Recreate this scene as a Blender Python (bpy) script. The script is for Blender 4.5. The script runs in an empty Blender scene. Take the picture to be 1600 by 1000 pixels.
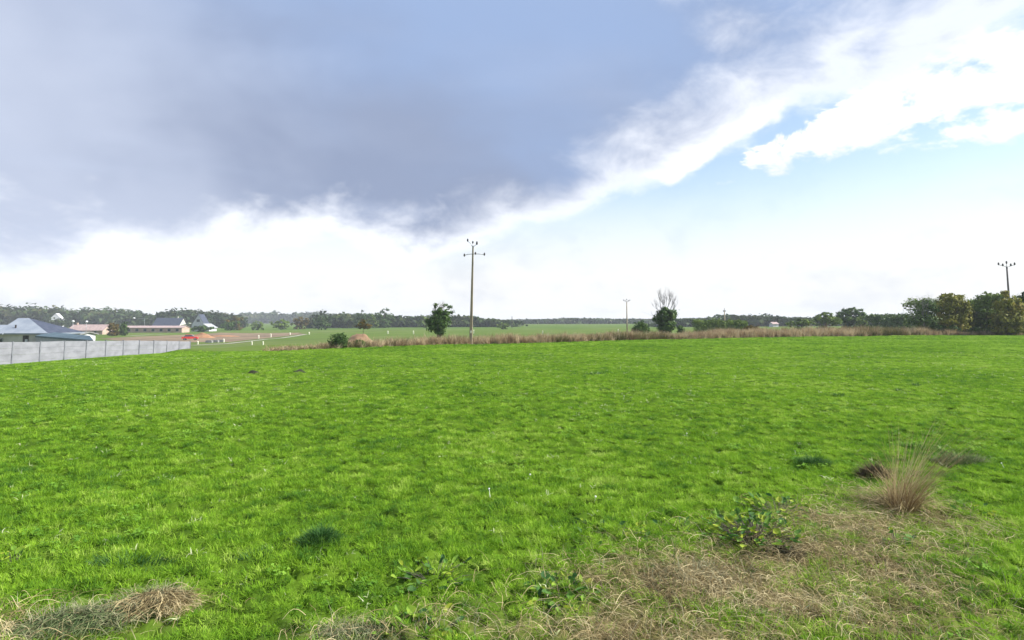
import bpy, math, random
import numpy as np
from mathutils import Vector

R = math.radians
S = bpy.context.scene
COL = S.collection

# ------------------------------------------------------------------ camera
CAMZ, F, PITCH = 2.05, 953.0, R(5.0)
cam_d = bpy.data.cameras.new('camera'); cam = bpy.data.objects.new('camera', cam_d); COL.objects.link(cam)
cam.location = (0, 0, CAMZ); cam.rotation_euler = (R(90) + PITCH, 0, 0)
cam_d.sensor_width = 36.0; cam_d.lens = 36.0 * F / 1600.0
PPY = 500.0 - F * math.tan(PITCH)                 # optical axis row in the photograph
cam_d.shift_y = -(500.0 - PPY) / 1600.0
cam_d.clip_start = 0.05; cam_d.clip_end = 6000
S.camera = cam

# ------------------------------------------------------------------ light
SUN_AZ, SUN_EL = R(92), R(41)                     # azimuth from +Y towards +X
EXPOSURE = 1.6
W = bpy.data.worlds.new('World'); S.world = W; W.use_nodes = True
OFF1, OFF2, OFF3 = (19.1, 19.0, 1.1), (1.7, 16.7, 14.7), (13.4, 6.2, 12.1)
def build_sky():
    nt = W.node_tree; nt.nodes.clear(); L = nt.links
    def node(t, **k):
        n = nt.nodes.new(t)
        for a, b in k.items(): setattr(n, a, b)
        return n
    def put(sock, v):
        if isinstance(v, bpy.types.NodeSocket): L.new(v, sock)
        else: sock.default_value = v
    def M(op, a, b=0.0, c=0.0):
        n = node('ShaderNodeMath', operation=op)
        put(n.inputs[0], a); put(n.inputs[1], b); put(n.inputs[2], c)
        return n.outputs[0]
    def SM(v, lo, hi, a=0.0, b=1.0):
        n = node('ShaderNodeMapRange', interpolation_type='SMOOTHSTEP')
        put(n.inputs[0], v)
        for i, q in enumerate((lo, hi, a, b)): put(n.inputs[i + 1], q)
        return n.outputs[0]
    def MIX(f, a, b):
        n = node('ShaderNodeMix', data_type='RGBA')
        put(n.inputs[0], f); put(n.inputs[6], a); put(n.inputs[7], b)
        return n.outputs[2]
    def NOISE(vec, scale, detail, rough, off, dist=0.0):
        a = node('ShaderNodeVectorMath', operation='ADD'); L.new(vec, a.inputs[0]); a.inputs[1].default_value = off
        n = node('ShaderNodeTexNoise'); L.new(a.outputs[0], n.inputs['Vector'])
        n.inputs['Scale'].default_value = scale; n.inputs['Detail'].default_value = detail
        n.inputs['Roughness'].default_value = rough; n.inputs['Distortion'].default_value = dist
        return M('SUBTRACT', n.outputs[0], 0.5)
    K = 10.0
    def C(r, g, b): return (r * K, g * K, b * K, 1)
    sky = node('ShaderNodeTexSky', sky_type='NISHITA')
    sky.sun_disc = False; sky.sun_elevation = SUN_EL; sky.sun_rotation = SUN_AZ
    sky.air_density = 1.0; sky.dust_density = 0.6; sky.ozone_density = 1.2
    tc = node('ShaderNodeTexCoord'); sp = node('ShaderNodeSeparateXYZ'); L.new(tc.outputs['Generated'], sp.inputs[0])
    x, y, z = sp.outputs
    dz = M('MAXIMUM', z, 0.03)
    X = M('DIVIDE', x, dz); Y = M('DIVIDE', y, dz)
    cb = node('ShaderNodeCombineXYZ'); L.new(X, cb.inputs[0]); L.new(Y, cb.inputs[1]); P = cb.outputs[0]
    nz = node('ShaderNodeVectorMath', operation='MULTIPLY'); L.new(tc.outputs['Generated'], nz.inputs[0]); nz.inputs[1].default_value = (1.0, 1.0, 1.7)
    D = nz.outputs[0]
    n1 = NOISE(D, 3.1, 4, 0.5, OFF1, 0.2)
    n2 = NOISE(D, 9.0, 9, 0.6, OFF2, 0.3)
    n3 = NOISE(D, 5.0, 7, 0.58, OFF3, 0.2)
    n4 = NOISE(P, 0.45, 4, 0.5, (0.3, 1.2, 6.0), 0.3)
    hl = M('SQRT', M('ADD', M('MULTIPLY', x, x), M('ADD', M('MULTIPLY', y, y), 0.0004)))
    el = M('DIVIDE', z, hl)
    # cloud deck over the left and overhead: thin bright rim, thick grey-blue body
    sr = M('MULTIPLY', M('SUBTRACT', M('MULTIPLY_ADD', Y, -0.39, 2.66), X), 0.8)
    sf = M('MULTIPLY', M('SUBTRACT', M('SUBTRACT', el, 0.102), M('DIVIDE', M('MULTIPLY', x, 0.075), hl)), 9.0)
    sf = M('ADD', sf, M('MULTIPLY', n3, 2.2))
    s = M('MINIMUM', sr, sf)
    s = M('ADD', s, M('ADD', M('MULTIPLY', n1, 1.15), M('MULTIPLY', n2, 1.15)))
    deck = SM(s, -0.12, 0.42)
    thick = SM(s, 0.05, 0.95)
    west = SM(M('ADD', M('DIVIDE', M('MULTIPLY', x, -1.0), hl), M('MULTIPLY', n1, 0.8)), 0.16, 0.66)
    high = SM(M('ADD', el, M('MULTIPLY', n1, 0.5)), 0.2, 0.52)
    body = MIX(high, C(0.186, 0.225, 0.322), C(0.205, 0.278, 0.43))
    body = MIX(west, body, C(0.335, 0.375, 0.47))
    body = MIX(SM(n4, 0.0, 0.25, 0.0, 0.35), body, C(0.36, 0.41, 0.52))
    deckc = MIX(thick, C(0.64, 0.66, 0.70), body)
    # white cumulus band on the right
    q = M('ADD', M('MULTIPLY', X, 0.55), M('MULTIPLY', Y, 0.83))
    band = M('MULTIPLY', M('MINIMUM', M('SUBTRACT', q, 2.55), M('SUBTRACT', 3.95, q)), 0.75)
    s2 = M('ADD', M('MAXIMUM', band, -0.8), M('ADD', M('MULTIPLY', n2, 2.6), M('MULTIPLY', n3, 2.6)))
    gap = SM(M('ABSOLUTE', M('ADD', M('SUBTRACT', X, 1.38), M('MULTIPLY', n2, 0.5))), 0.0, 0.2, 1.0, 0.0)
    s2 = M('SUBTRACT', s2, M('MULTIPLY', gap, 0.62))
    cum = SM(s2, -0.05, 0.34)
    cumc = MIX(SM(n3, 0.02, 0.3), C(0.66, 0.66, 0.675), C(0.52, 0.54, 0.585))
    # pale veil towards the horizon
    veil = SM(M('ADD', el, M('MULTIPLY', n1, 0.04)), 0.27, 0.03)
    vc = MIX(SM(M('ADD', n3, M('MULTIPLY', n2, 0.6)), -0.02, 0.2, 0.0, 0.75), C(0.56, 0.565, 0.57), C(0.45, 0.47, 0.51))
    blue = node('ShaderNodeMix', data_type='RGBA', blend_type='MULTIPLY'); blue.inputs[0].default_value = 1.0
    L.new(sky.outputs[0], blue.inputs[6]); blue.inputs[7].default_value = (1.28, 1.18, 1.14, 1)
    c = MIX(veil, blue.outputs[2], vc)
    c = MIX(cum, c, cumc)
    c = MIX(deck, c, deckc)
    bg = node('ShaderNodeBackground'); L.new(c, bg.inputs[0]); bg.inputs[1].default_value = 0.0595
    out = node('ShaderNodeOutputWorld'); L.new(bg.outputs[0], out.inputs[0])
build_sky()
sun_d = bpy.data.lights.new('sun', 'SUN'); sun = bpy.data.objects.new('sun', sun_d); COL.objects.link(sun)
sun_d.energy = 3.2; sun_d.angle = R(3.5); sun_d.color = (1.0, 0.955, 0.88)
sdir = Vector((math.sin(SUN_AZ) * math.cos(SUN_EL), math.cos(SUN_AZ) * math.cos(SUN_EL), math.sin(SUN_EL)))
sun.rotation_euler = sdir.to_track_quat('Z', 'Y').to_euler(); sun.location = (40, 20, 60)
S.view_settings.view_transform = 'Standard'; S.view_settings.look = 'None'
S.view_settings.exposure = EXPOSURE; S.view_settings.gamma = 1.0; S.view_settings.use_curve_mapping = False
S.render.engine = 'CYCLES'
cy = S.cycles
cy.use_denoising = True; cy.max_bounces = 6; cy.diffuse_bounces = 3; cy.glossy_bounces = 2
cy.transmission_bounces = 4; cy.transparent_max_bounces = 6; cy.volume_bounces = 0
cy.caustics_reflective = False; cy.caustics_refractive = False

# ------------------------------------------------------------------ helpers
def smooth(a, b, v):
    t = np.clip((np.asarray(v, float) - a) / (b - a), 0, 1); return t * t * (3 - 2 * t)
def vnoise(x, y, seed=0):
    x = np.asarray(x, float); y = np.asarray(y, float)
    xi = np.floor(x).astype(np.int64); yi = np.floor(y).astype(np.int64)
    fx = x - xi; fy = y - yi; fx = fx * fx * (3 - 2 * fx); fy = fy * fy * (3 - 2 * fy)
    def hs(a, b):
        h = (a * 374761393 + b * 668265263 + seed * 974634777) & 0x7fffffff
        h = ((h ^ (h >> 13)) * 1274126177) & 0x7fffffff
        return ((h ^ (h >> 16)) & 0xffff) / 65535.0
    return ((hs(xi, yi) * (1 - fx) + hs(xi + 1, yi) * fx) * (1 - fy)
            + (hs(xi, yi + 1) * (1 - fx) + hs(xi + 1, yi + 1) * fx) * fy) * 2 - 1
def cushion(x, y, cell, seed):
    """1 in the heart of a grass cushion, 0 in the gap between cushions"""
    x = np.asarray(x, float) / cell; y = np.asarray(y, float) / (cell * .85); xi = np.floor(x).astype(np.int64); yi = np.floor(y).astype(np.int64)
    f1 = np.full(x.shape, 9.0); f2 = f1.copy()
    for i in (-1, 0, 1):
        for j in (-1, 0, 1):
            a, b = xi + i, yi + j
            hh = (a * 374761393 + b * 668265263 + seed * 974634777) & 0x7fffffff; hh = ((hh ^ (hh >> 13)) * 1274126177) & 0x7fffffff
            d = np.hypot(a + ((hh >> 3) & 1023) / 1023.0 - x, b + ((hh >> 14) & 1023) / 1023.0 - y)
            f2 = np.minimum(f2, np.maximum(f1, d)); f1 = np.minimum(f1, d)
    return smooth(.05, .42, f2 - f1)
def at(px, py, Y):
    """point on the photo ray (px, py) at forward distance Y"""
    up = PPY - py
    fw = F * math.cos(PITCH) - up * math.sin(PITCH); zz = F * math.sin(PITCH) + up * math.cos(PITCH)
    k = Y / fw
    return ((px - 800) * k, Y, CAMZ + zz * k)
EX = np.array([-70, -40, -26, -16.2, -11.4, -3.45, 13.2, 30.4, 55.5, 66.9, 120])
EY = np.array([58, 50, 46.5, 42.5, 45.6, 51.4, 63, 72.4, 81.4, 81.4, 88])
def edge(x): return np.interp(x, EX, EY)
def h(x, y, micro=True):
    x = np.asarray(x, float); y = np.asarray(y, float)
    d = y - edge(x)
    u = x / np.maximum(y, 8)
    low = np.interp(u, [-1.2, -0.45, -0.2, 0.1, 0.35, 0.6, 0.84], [-3.6, -3.5, -2.2, -1.9, -1.5, -0.9, -0.5])
    z = low * smooth(0.5, 75, d)
    t = smooth(-11, -24.5, x) * (1 - smooth(0, 25, d))
    z = z - t * np.clip(0.13 + (y - 30) * 0.014, 0.03, 0.36)
    z = z + smooth(-27, -24.8, x) * (1 - smooth(-24, -19, x)) * smooth(44, 47, y) * (1 - smooth(47.5, 51, y)) * 0.22
    z = z - smooth(-25.2, -28, x) * smooth(20, 40, y) * (1 - smooth(0, 60, d)) * 1.0
    z = z + 0.05 * vnoise(x / 7, y / 7, 1) * (1 - smooth(60, 200, y))
    if micro:
        r = np.hypot(x, y); a = 1 - smooth(15, 34, r)
        z = z + a * (0.020 * vnoise(x / 0.55, y / 0.42, 2) + 0.055 * (cushion(x + .1 * vnoise(x / .2, y / .2, 8), y, .20, 5) - .6) + 0.012 * vnoise(x / 0.2, y / 0.2, 3))
    return z
def ground(px, py):
    """where the photo ray meets the ground"""
    lo, hi = 1.0, 1500.0
    for _ in range(60):
        m = (lo + hi) / 2; p = at(px, py, m)
        if p[2] > float(h(p[0], p[1], False)): lo = m
        else: hi = m
    p = at(px, py, lo); return (p[0], p[1], float(h(p[0], p[1])))
def atg(px, Y):
    x = (px - 800) / F * Y; return (x, Y, float(h(x, Y)))
def blur_dry(x, y):
    """0..1, how much dead straw lies in the turf"""
    D = np.zeros_like(np.asarray(x, float))
    for gx, gy, rx, ry, s_ in DRY:
        D = np.maximum(D, s_ * np.exp(-((x - gx) / rx) ** 2 - ((y - gy) / ry) ** 2))
    return np.clip(D * (1.05 + 0.55 * vnoise(x / 0.35, y / 0.35, 11)), 0, 1)
DRY = []
for px, py, rx, ry, s_ in ((1060, 930, .8, .6, 1), (1180, 900, .85, .6, 1.05), (1290, 875, .8, .7, 1.05), (1260, 950, 1.0, .5, 1), (1350, 830, .6, .7, 1.0),
                           (1410, 795, .5, .6, 1), (1000, 1000, .7, .45, .9), (1100, 1000, 1.0, .45, .95), (1470, 950, .6, .4, .4), (560, 1000, .4, .22, .5), (1380, 900, .6, .5, .8),
                           (730, 970, .35, .25, .35), (60, 985, .6, .3, .6), (230, 955, .35, .22, .5), (860, 990, .45, .25, .4), (1500, 830, .5, .4, .4), (1560, 1000, .6, .3, .3)):
    g = at(px, py, 1.0); k = CAMZ / (CAMZ - g[2]); DRY.append((g[0] * k, k, rx, ry, s_))

def mesh_np(name, V, Fc):
    V = np.asarray(V, np.float32); Fc = np.asarray(Fc, np.int32)
    me = bpy.data.meshes.new(name); n, k = Fc.shape
    me.vertices.add(len(V)); me.vertices.foreach_set('co', V.ravel())
    me.loops.add(n * k); me.loops.foreach_set('vertex_index', Fc.ravel())
    me.polygons.add(n); me.polygons.foreach_set('loop_start', np.arange(0, n * k, k, dtype=np.int32))
    me.update(calc_edges=True); return me
def tag(o, label=None, cat=None, group=None, kind=None):
    if label: o['label'] = label
    if cat: o['category'] = cat
    if group: o['group'] = group
    if kind: o['kind'] = kind
    return o
def link(name, me, mat=None, parent=None, loc=None):
    o = bpy.data.objects.new(name, me); COL.objects.link(o)
    if mat is not None and not me.materials: me.materials.append(mat)
    if parent: o.parent = parent
    if loc: o.location = loc
    return o
def thing(name, loc, label, cat, group=None, rz=0):
    o = bpy.data.objects.new(name, None); COL.objects.link(o)
    o.location = loc; o.rotation_euler = (0, 0, rz); o.empty_display_size = 0.2
    return tag(o, label, cat, group)
class MB:
    def __init__(self): self.v, self.f = [], []
    def poly(self, pts, faces):
        b = len(self.v); self.v += [tuple(p) for p in pts]; self.f += [tuple(b + i for i in q) for q in faces]; return self
    def box(self, x0, x1, y0, y1, z0, z1):
        return self.poly([(x0, y0, z0), (x1, y0, z0), (x1, y1, z0), (x0, y1, z0), (x0, y0, z1), (x1, y0, z1), (x1, y1, z1), (x0, y1, z1)],
                         [(0, 3, 2, 1), (4, 5, 6, 7), (0, 1, 5, 4), (1, 2, 6, 5), (2, 3, 7, 6), (3, 0, 4, 7)])
    def tube(self, pts, radii, n=6, cap=True):
        pts = [Vector(p) for p in pts]; b = len(self.v); m = len(pts)
        for i, p in enumerate(pts):
            d = (pts[min(i + 1, m - 1)] - pts[max(i - 1, 0)])
            d = d.normalized() if d.length > 1e-9 else Vector((0, 0, 1))
            a = d.cross(Vector((0.31, 0.95, 0.05))).normalized(); c = d.cross(a)
            for j in range(n):
                t = 2 * math.pi * j / n; self.v.append(tuple(p + (a * math.cos(t) + c * math.sin(t)) * radii[i]))
        for i in range(m - 1):
            for j in range(n):
                k = (j + 1) % n
                self.f.append((b + i * n + j, b + i * n + k, b + (i + 1) * n + k, b + (i + 1) * n + j))
        if cap:
            self.f.append(tuple(b + j for j in range(n))[::-1]); self.f.append(tuple(b + (m - 1) * n + j for j in range(n)))
        return self
    def lathe(self, c, prof, n=10):
        b = len(self.v)
        for r_, z_ in prof:
            for j in range(n):
                t = 2 * math.pi * j / n; self.v.append((c[0] + r_ * math.cos(t), c[1] + r_ * math.sin(t), c[2] + z_))
        for i in range(len(prof) - 1):
            for j in range(n):
                k = (j + 1) % n; self.f.append((b + i * n + j, b + i * n + k, b + (i + 1) * n + k, b + (i + 1) * n + j))
        self.f.append(tuple(b + j for j in range(n))[::-1]); self.f.append(tuple(b + (len(prof) - 1) * n + j for j in range(n)))
        return self
    def mesh(self, name, smooth_=False):
        me = bpy.data.meshes.new(name); me.from_pydata(self.v, [], self.f); me.update()
        if smooth_: me.polygons.foreach_set('use_smooth', [True] * len(me.polygons))
        return me
    def build(self, name, mat, parent=None, smooth_=False, loc=None):
        return link(name, self.mesh(name, smooth_), mat, parent, loc)

# ------------------------------------------------------------------ materials
def mat_base(name):
    m = bpy.data.materials.new(name); m.use_nodes = True; nt = m.node_tree
    b = nt.nodes['Principled BSDF']; return m, nt, b
def mat(name, c1, c2=None, scale=3.0, rough=0.8, metal=0.0, bump=0.0, bscale=None, detail=5, stretch=None, contrast=(0.35, 0.65), spec=0.3):
    m, nt, b = mat_base(name); L = nt.links
    b.inputs['Roughness'].default_value = rough; b.inputs['Metallic'].default_value = metal
    b.inputs['Specular IOR Level'].default_value = spec
    if c2 is None: c2 = tuple(v * 0.82 for v in c1)
    tc = nt.nodes.new('ShaderNodeTexCoord'); src = tc.outputs['Object']
    if stretch:
        mp = nt.nodes.new('ShaderNodeMapping'); mp.inputs['Scale'].default_value = stretch; L.new(src, mp.inputs[0]); src = mp.outputs[0]
    n = nt.nodes.new('ShaderNodeTexNoise'); n.inputs['Scale'].default_value = scale; n.inputs['Detail'].default_value = detail
    L.new(src, n.inputs['Vector'])
    r = nt.nodes.new('ShaderNodeValToRGB'); L.new(n.outputs[0], r.inputs[0])
    r.color_ramp.elements[0].position, r.color_ramp.elements[1].position = contrast
    r.color_ramp.elements[0].color = (*c1, 1); r.color_ramp.elements[1].color = (*c2, 1)
    L.new(r.outputs[0], b.inputs['Base Color'])
    if bump:
        n2 = nt.nodes.new('ShaderNodeTexNoise'); n2.inputs['Scale'].default_value = bscale or scale * 6; n2.inputs['Detail'].default_value = 6
        L.new(src, n2.inputs['Vector'])
        bp = nt.nodes.new('ShaderNodeBump'); bp.inputs['Strength'].default_value = bump; bp.inputs['Distance'].default_value = 0.02
        L.new(n2.outputs[0], bp.inputs['Height']); L.new(bp.outputs[0], b.inputs['Normal'])
    return m
def leaf_mat(name, cols, scale=1.0, trans=0.3, rough=0.55, inst=0.0, spec=0.08, fine=None, low=0.0):
    """foliage: colour wanders through cols by place in the world, by object/instance and by island of faces"""
    m, nt, b = mat_base(name); L = nt.links
    g = nt.nodes.new('ShaderNodeNewGeometry'); oi = nt.nodes.new('ShaderNodeObjectInfo')
    n = nt.nodes.new('ShaderNodeTexNoise'); n.inputs['Scale'].default_value = scale; n.inputs['Detail'].default_value = 4
    n.inputs['Roughness'].default_value = 0.6
    L.new(g.outputs['Position'], n.inputs['Vector'])
    v = n.outputs[0]
    def madd(a, k, c):
        q = nt.nodes.new('ShaderNodeMath'); q.operation = 'MULTIPLY_ADD'; L.new(a, q.inputs[0]); q.inputs[1].default_value = k
        if isinstance(c, float): q.inputs[2].default_value = c
        else: L.new(c, q.inputs[2])
        return q.outputs[0]
    v = madd(v, 1.9, -0.45)
    if low:
        for sc_, k_ in ((0.16, low), (0.7, low * .7)):
            n_ = nt.nodes.new('ShaderNodeTexNoise'); n_.inputs['Scale'].default_value = sc_; n_.inputs['Detail'].default_value = 3
            L.new(g.outputs['Position'], n_.inputs['Vector']); v = madd(n_.outputs[0], k_, v); v = madd(v, 1.0, -k_ / 2)
    if inst: v = madd(oi.outputs['Random'], inst, v); v = madd(v, 1.0, -inst / 2)
    v = madd(g.outputs['Random Per Island'], fine if fine is not None else 0.35, v); v = madd(v, 1.0, -(fine if fine is not None else 0.35) / 2)
    r = nt.nodes.new('ShaderNodeValToRGB'); L.new(v, r.inputs[0]); e = r.color_ramp.elements
    while len(e) < len(cols): e.new(0.5)
    for i, c in enumerate(cols): e[i].position = i / (len(cols) - 1) if len(cols) > 1 else 0; e[i].color = (*c, 1)
    L.new(r.outputs[0], b.inputs['Base Color']); b.inputs['Roughness'].default_value = rough; b.inputs['Specular IOR Level'].default_value = spec
    t = nt.nodes.new('ShaderNodeBsdfTranslucent'); L.new(r.outputs[0], t.inputs[0])
    mx = nt.nodes.new('ShaderNodeMixShader'); mx.inputs[0].default_value = trans
    L.new(b.outputs[0], mx.inputs[1]); L.new(t.outputs[0], mx.inputs[2])
    L.new(mx.outputs[0], nt.nodes['Material Output'].inputs[0])
    return m
M_GRASS = leaf_mat('pasture_grass', [(.065, .165, .024), (.145, .290, .020), (.240, .410, .030), (.38, .51, .10)], 2.6, .38, .7, .5, spec=.06, fine=.28, low=1.1)
M_PALE = leaf_mat('bleached_blade', [(.34, .42, .16), (.52, .56, .32), (.66, .66, .48)], 3.0, .3, .6)
M_GRASS_BLUE = leaf_mat('dark_grass', [(.022, .07, .018), (.045, .12, .028), (.085, .165, .045)], 6, .25)
M_DRY = leaf_mat('dry_grass', [(.20, .135, .075), (.32, .24, .14), (.43, .34, .21), (.55, .46, .30)], 1.1, .3, .7, 1.0)
M_DRYG = leaf_mat('greenish_dry_grass', [(.07, .075, .025), (.13, .12, .045), (.22, .18, .08)], 0.5, .3, .7, .5)
M_STRAW = leaf_mat('straw', [(.12, .09, .045), (.28, .22, .11), (.44, .36, .19), (.58, .50, .30)], 1.6, .2, .7, fine=.9)
M_HAY = leaf_mat('grey_hay', [(.08, .10, .05), (.17, .19, .10), (.27, .27, .16), (.36, .33, .22)], 3.0, .2, .7, fine=.8)
M_HAYG = leaf_mat('greenish_hay', [(.05, .085, .03), (.11, .16, .06), (.20, .23, .11), (.30, .29, .17)], 3.0, .2, .7, fine=.8)
M_TUSS = leaf_mat('tussock_stem', [(.15, .095, .05), (.30, .215, .105), (.44, .345, .18), (.50, .43, .24)], 4.0, .25, .7, fine=.8)
M_DARKTUFT = leaf_mat('dead_tuft', [(.035, .03, .02), (.08, .065, .04), (.13, .11, .06)], 5.0, .2, .8, fine=.7)
M_BARK = mat('bark', (.06, .05, .042), (.13, .115, .095), 9, .9, bump=.4)
M_TWIG = mat('grey_twig', (.13, .125, .125), (.22, .21, .205), 5, .9)
M_IVY = leaf_mat('ivy', [(.024, .055, .014), (.058, .112, .024), (.115, .18, .036)], 1.4, .15, .45)
M_LEAFD = leaf_mat('dark_leaf', [(.024, .054, .015), (.055, .105, .024), (.105, .165, .036)], 0.8, .2)
M_LEAFM = leaf_mat('mid_leaf', [(.048, .092, .020), (.115, .18, .032), (.21, .27, .05)], 0.7, .25)
M_OLIVE = leaf_mat('olive_leaf', [(.060, .082, .018), (.15, .16, .026), (.26, .26, .04), (.32, .20, .04)], 0.45, .3)
M_WOOD = leaf_mat('wood_leaf', [(.017, .038, .014), (.033, .062, .019), (.056, .082, .024), (.088, .082, .030)], 0.06, .2, fine=.5)
M_AUTUMN = leaf_mat('autumn_leaf', [(.040, .048, .014), (.11, .085, .018), (.20, .125, .022)], 0.8, .25)
M_BRAMBLE = leaf_mat('bramble_leaf', [(.035, .095, .026), (.08, .18, .03), (.16, .28, .03), (.32, .38, .04)], 6.0, .3, .65, .9, spec=.15)
M_CONC = mat('wall_concrete', (.165, .17, .19), (.235, .24, .265), 1.4, .9, bump=.25, bscale=30, stretch=(1, 1, 2.2), contrast=(.28, .6), detail=9)
M_POSTC = mat('wall_post', (.13, .14, .16), (.20, .21, .23), 4, .8)
M_POLE = mat('pole_concrete', (.22, .18, .125), (.33, .275, .19), 2.0, .9, bump=.2, stretch=(1, 1, .3))
M_POLED = mat('pole_wood', (.055, .05, .05), (.10, .09, .085), 3, .9)
M_STEEL = mat('galvanised', (.22, .23, .24), (.34, .35, .36), 8, .5, metal=.6)
M_INSUL = mat('insulator', (.03, .025, .022), (.06, .05, .045), 8, .3)
M_ROOFG = mat('pale_metal_roof', (.19, .22, .265), (.255, .285, .325), .9, .55, bump=.1)
M_ROOFT = mat('teal_roof', (.045, .08, .10), (.08, .125, .15), 1.0, .6)
M_ROOFP = mat('pink_tile_roof', (.27, .20, .19), (.38, .29, .27), 1.2, .85)
M_SLATE_SHADE = mat('slate_and_hip_shade', (.035, .045, .07), (.06, .07, .10), 1.5, .6)  # real slate on the far houses, painted shade on the bungalow's right hip
M_RENDER = mat('cream_render', (.42, .40, .36), (.55, .53, .48), 1.0, .9)
M_PINKW = mat('pinkish_render', (.34, .24, .19), (.44, .34, .28), .7, .9)
M_WHITE = mat('white_render', (.46, .47, .49), (.56, .56, .57), 1.2, .8)
M_DARKOP = mat('dark_opening', (.02, .02, .022), (.05, .04, .04), 3, .6)
M_GLASS = mat('window_glass', (.03, .04, .05), (.06, .07, .085), 1, .12, spec=.6)
M_TRIM = mat('grey_trim', (.25, .26, .27), (.36, .37, .38), 3, .7)
M_RED = mat('red_paint', (.50, .02, .018), (.60, .03, .022), 1.5, .3, spec=.6)
M_TYRE = mat('tyre', (.015, .015, .015), (.03, .03, .03), 6, .9)
M_SOILO = mat('orange_soil', (.20, .105, .055), (.30, .165, .088), 0.8, .95, bump=.6, bscale=5)
M_SOILP = mat('pale_brown_soil', (.17, .105, .06), (.25, .16, .09), 0.8, .95, bump=.6, bscale=5)
M_SOILB = mat('brown_soil', (.11, .078, .046), (.21, .15, .09), 0.12, .95, bump=.5, bscale=2)
M_MOLE = mat('molehill_soil', (.014, .018, .008), (.03, .032, .014), 9, .95, bump=.8, bscale=25)
M_TRACK = mat('pale_track', (.25, .235, .19), (.34, .32, .27), 0.5, .95)
M_STAKE = mat('marker_paint', (.74, .72, .52), (.82, .81, .70), 3, .7)
M_BLOCK = mat('grey_blocks', (.17, .175, .17), (.26, .26, .25), 1.0, .9)
M_PETAL = mat('white_petal', (.72, .72, .68), (.80, .80, .77), 5, .7)

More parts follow.
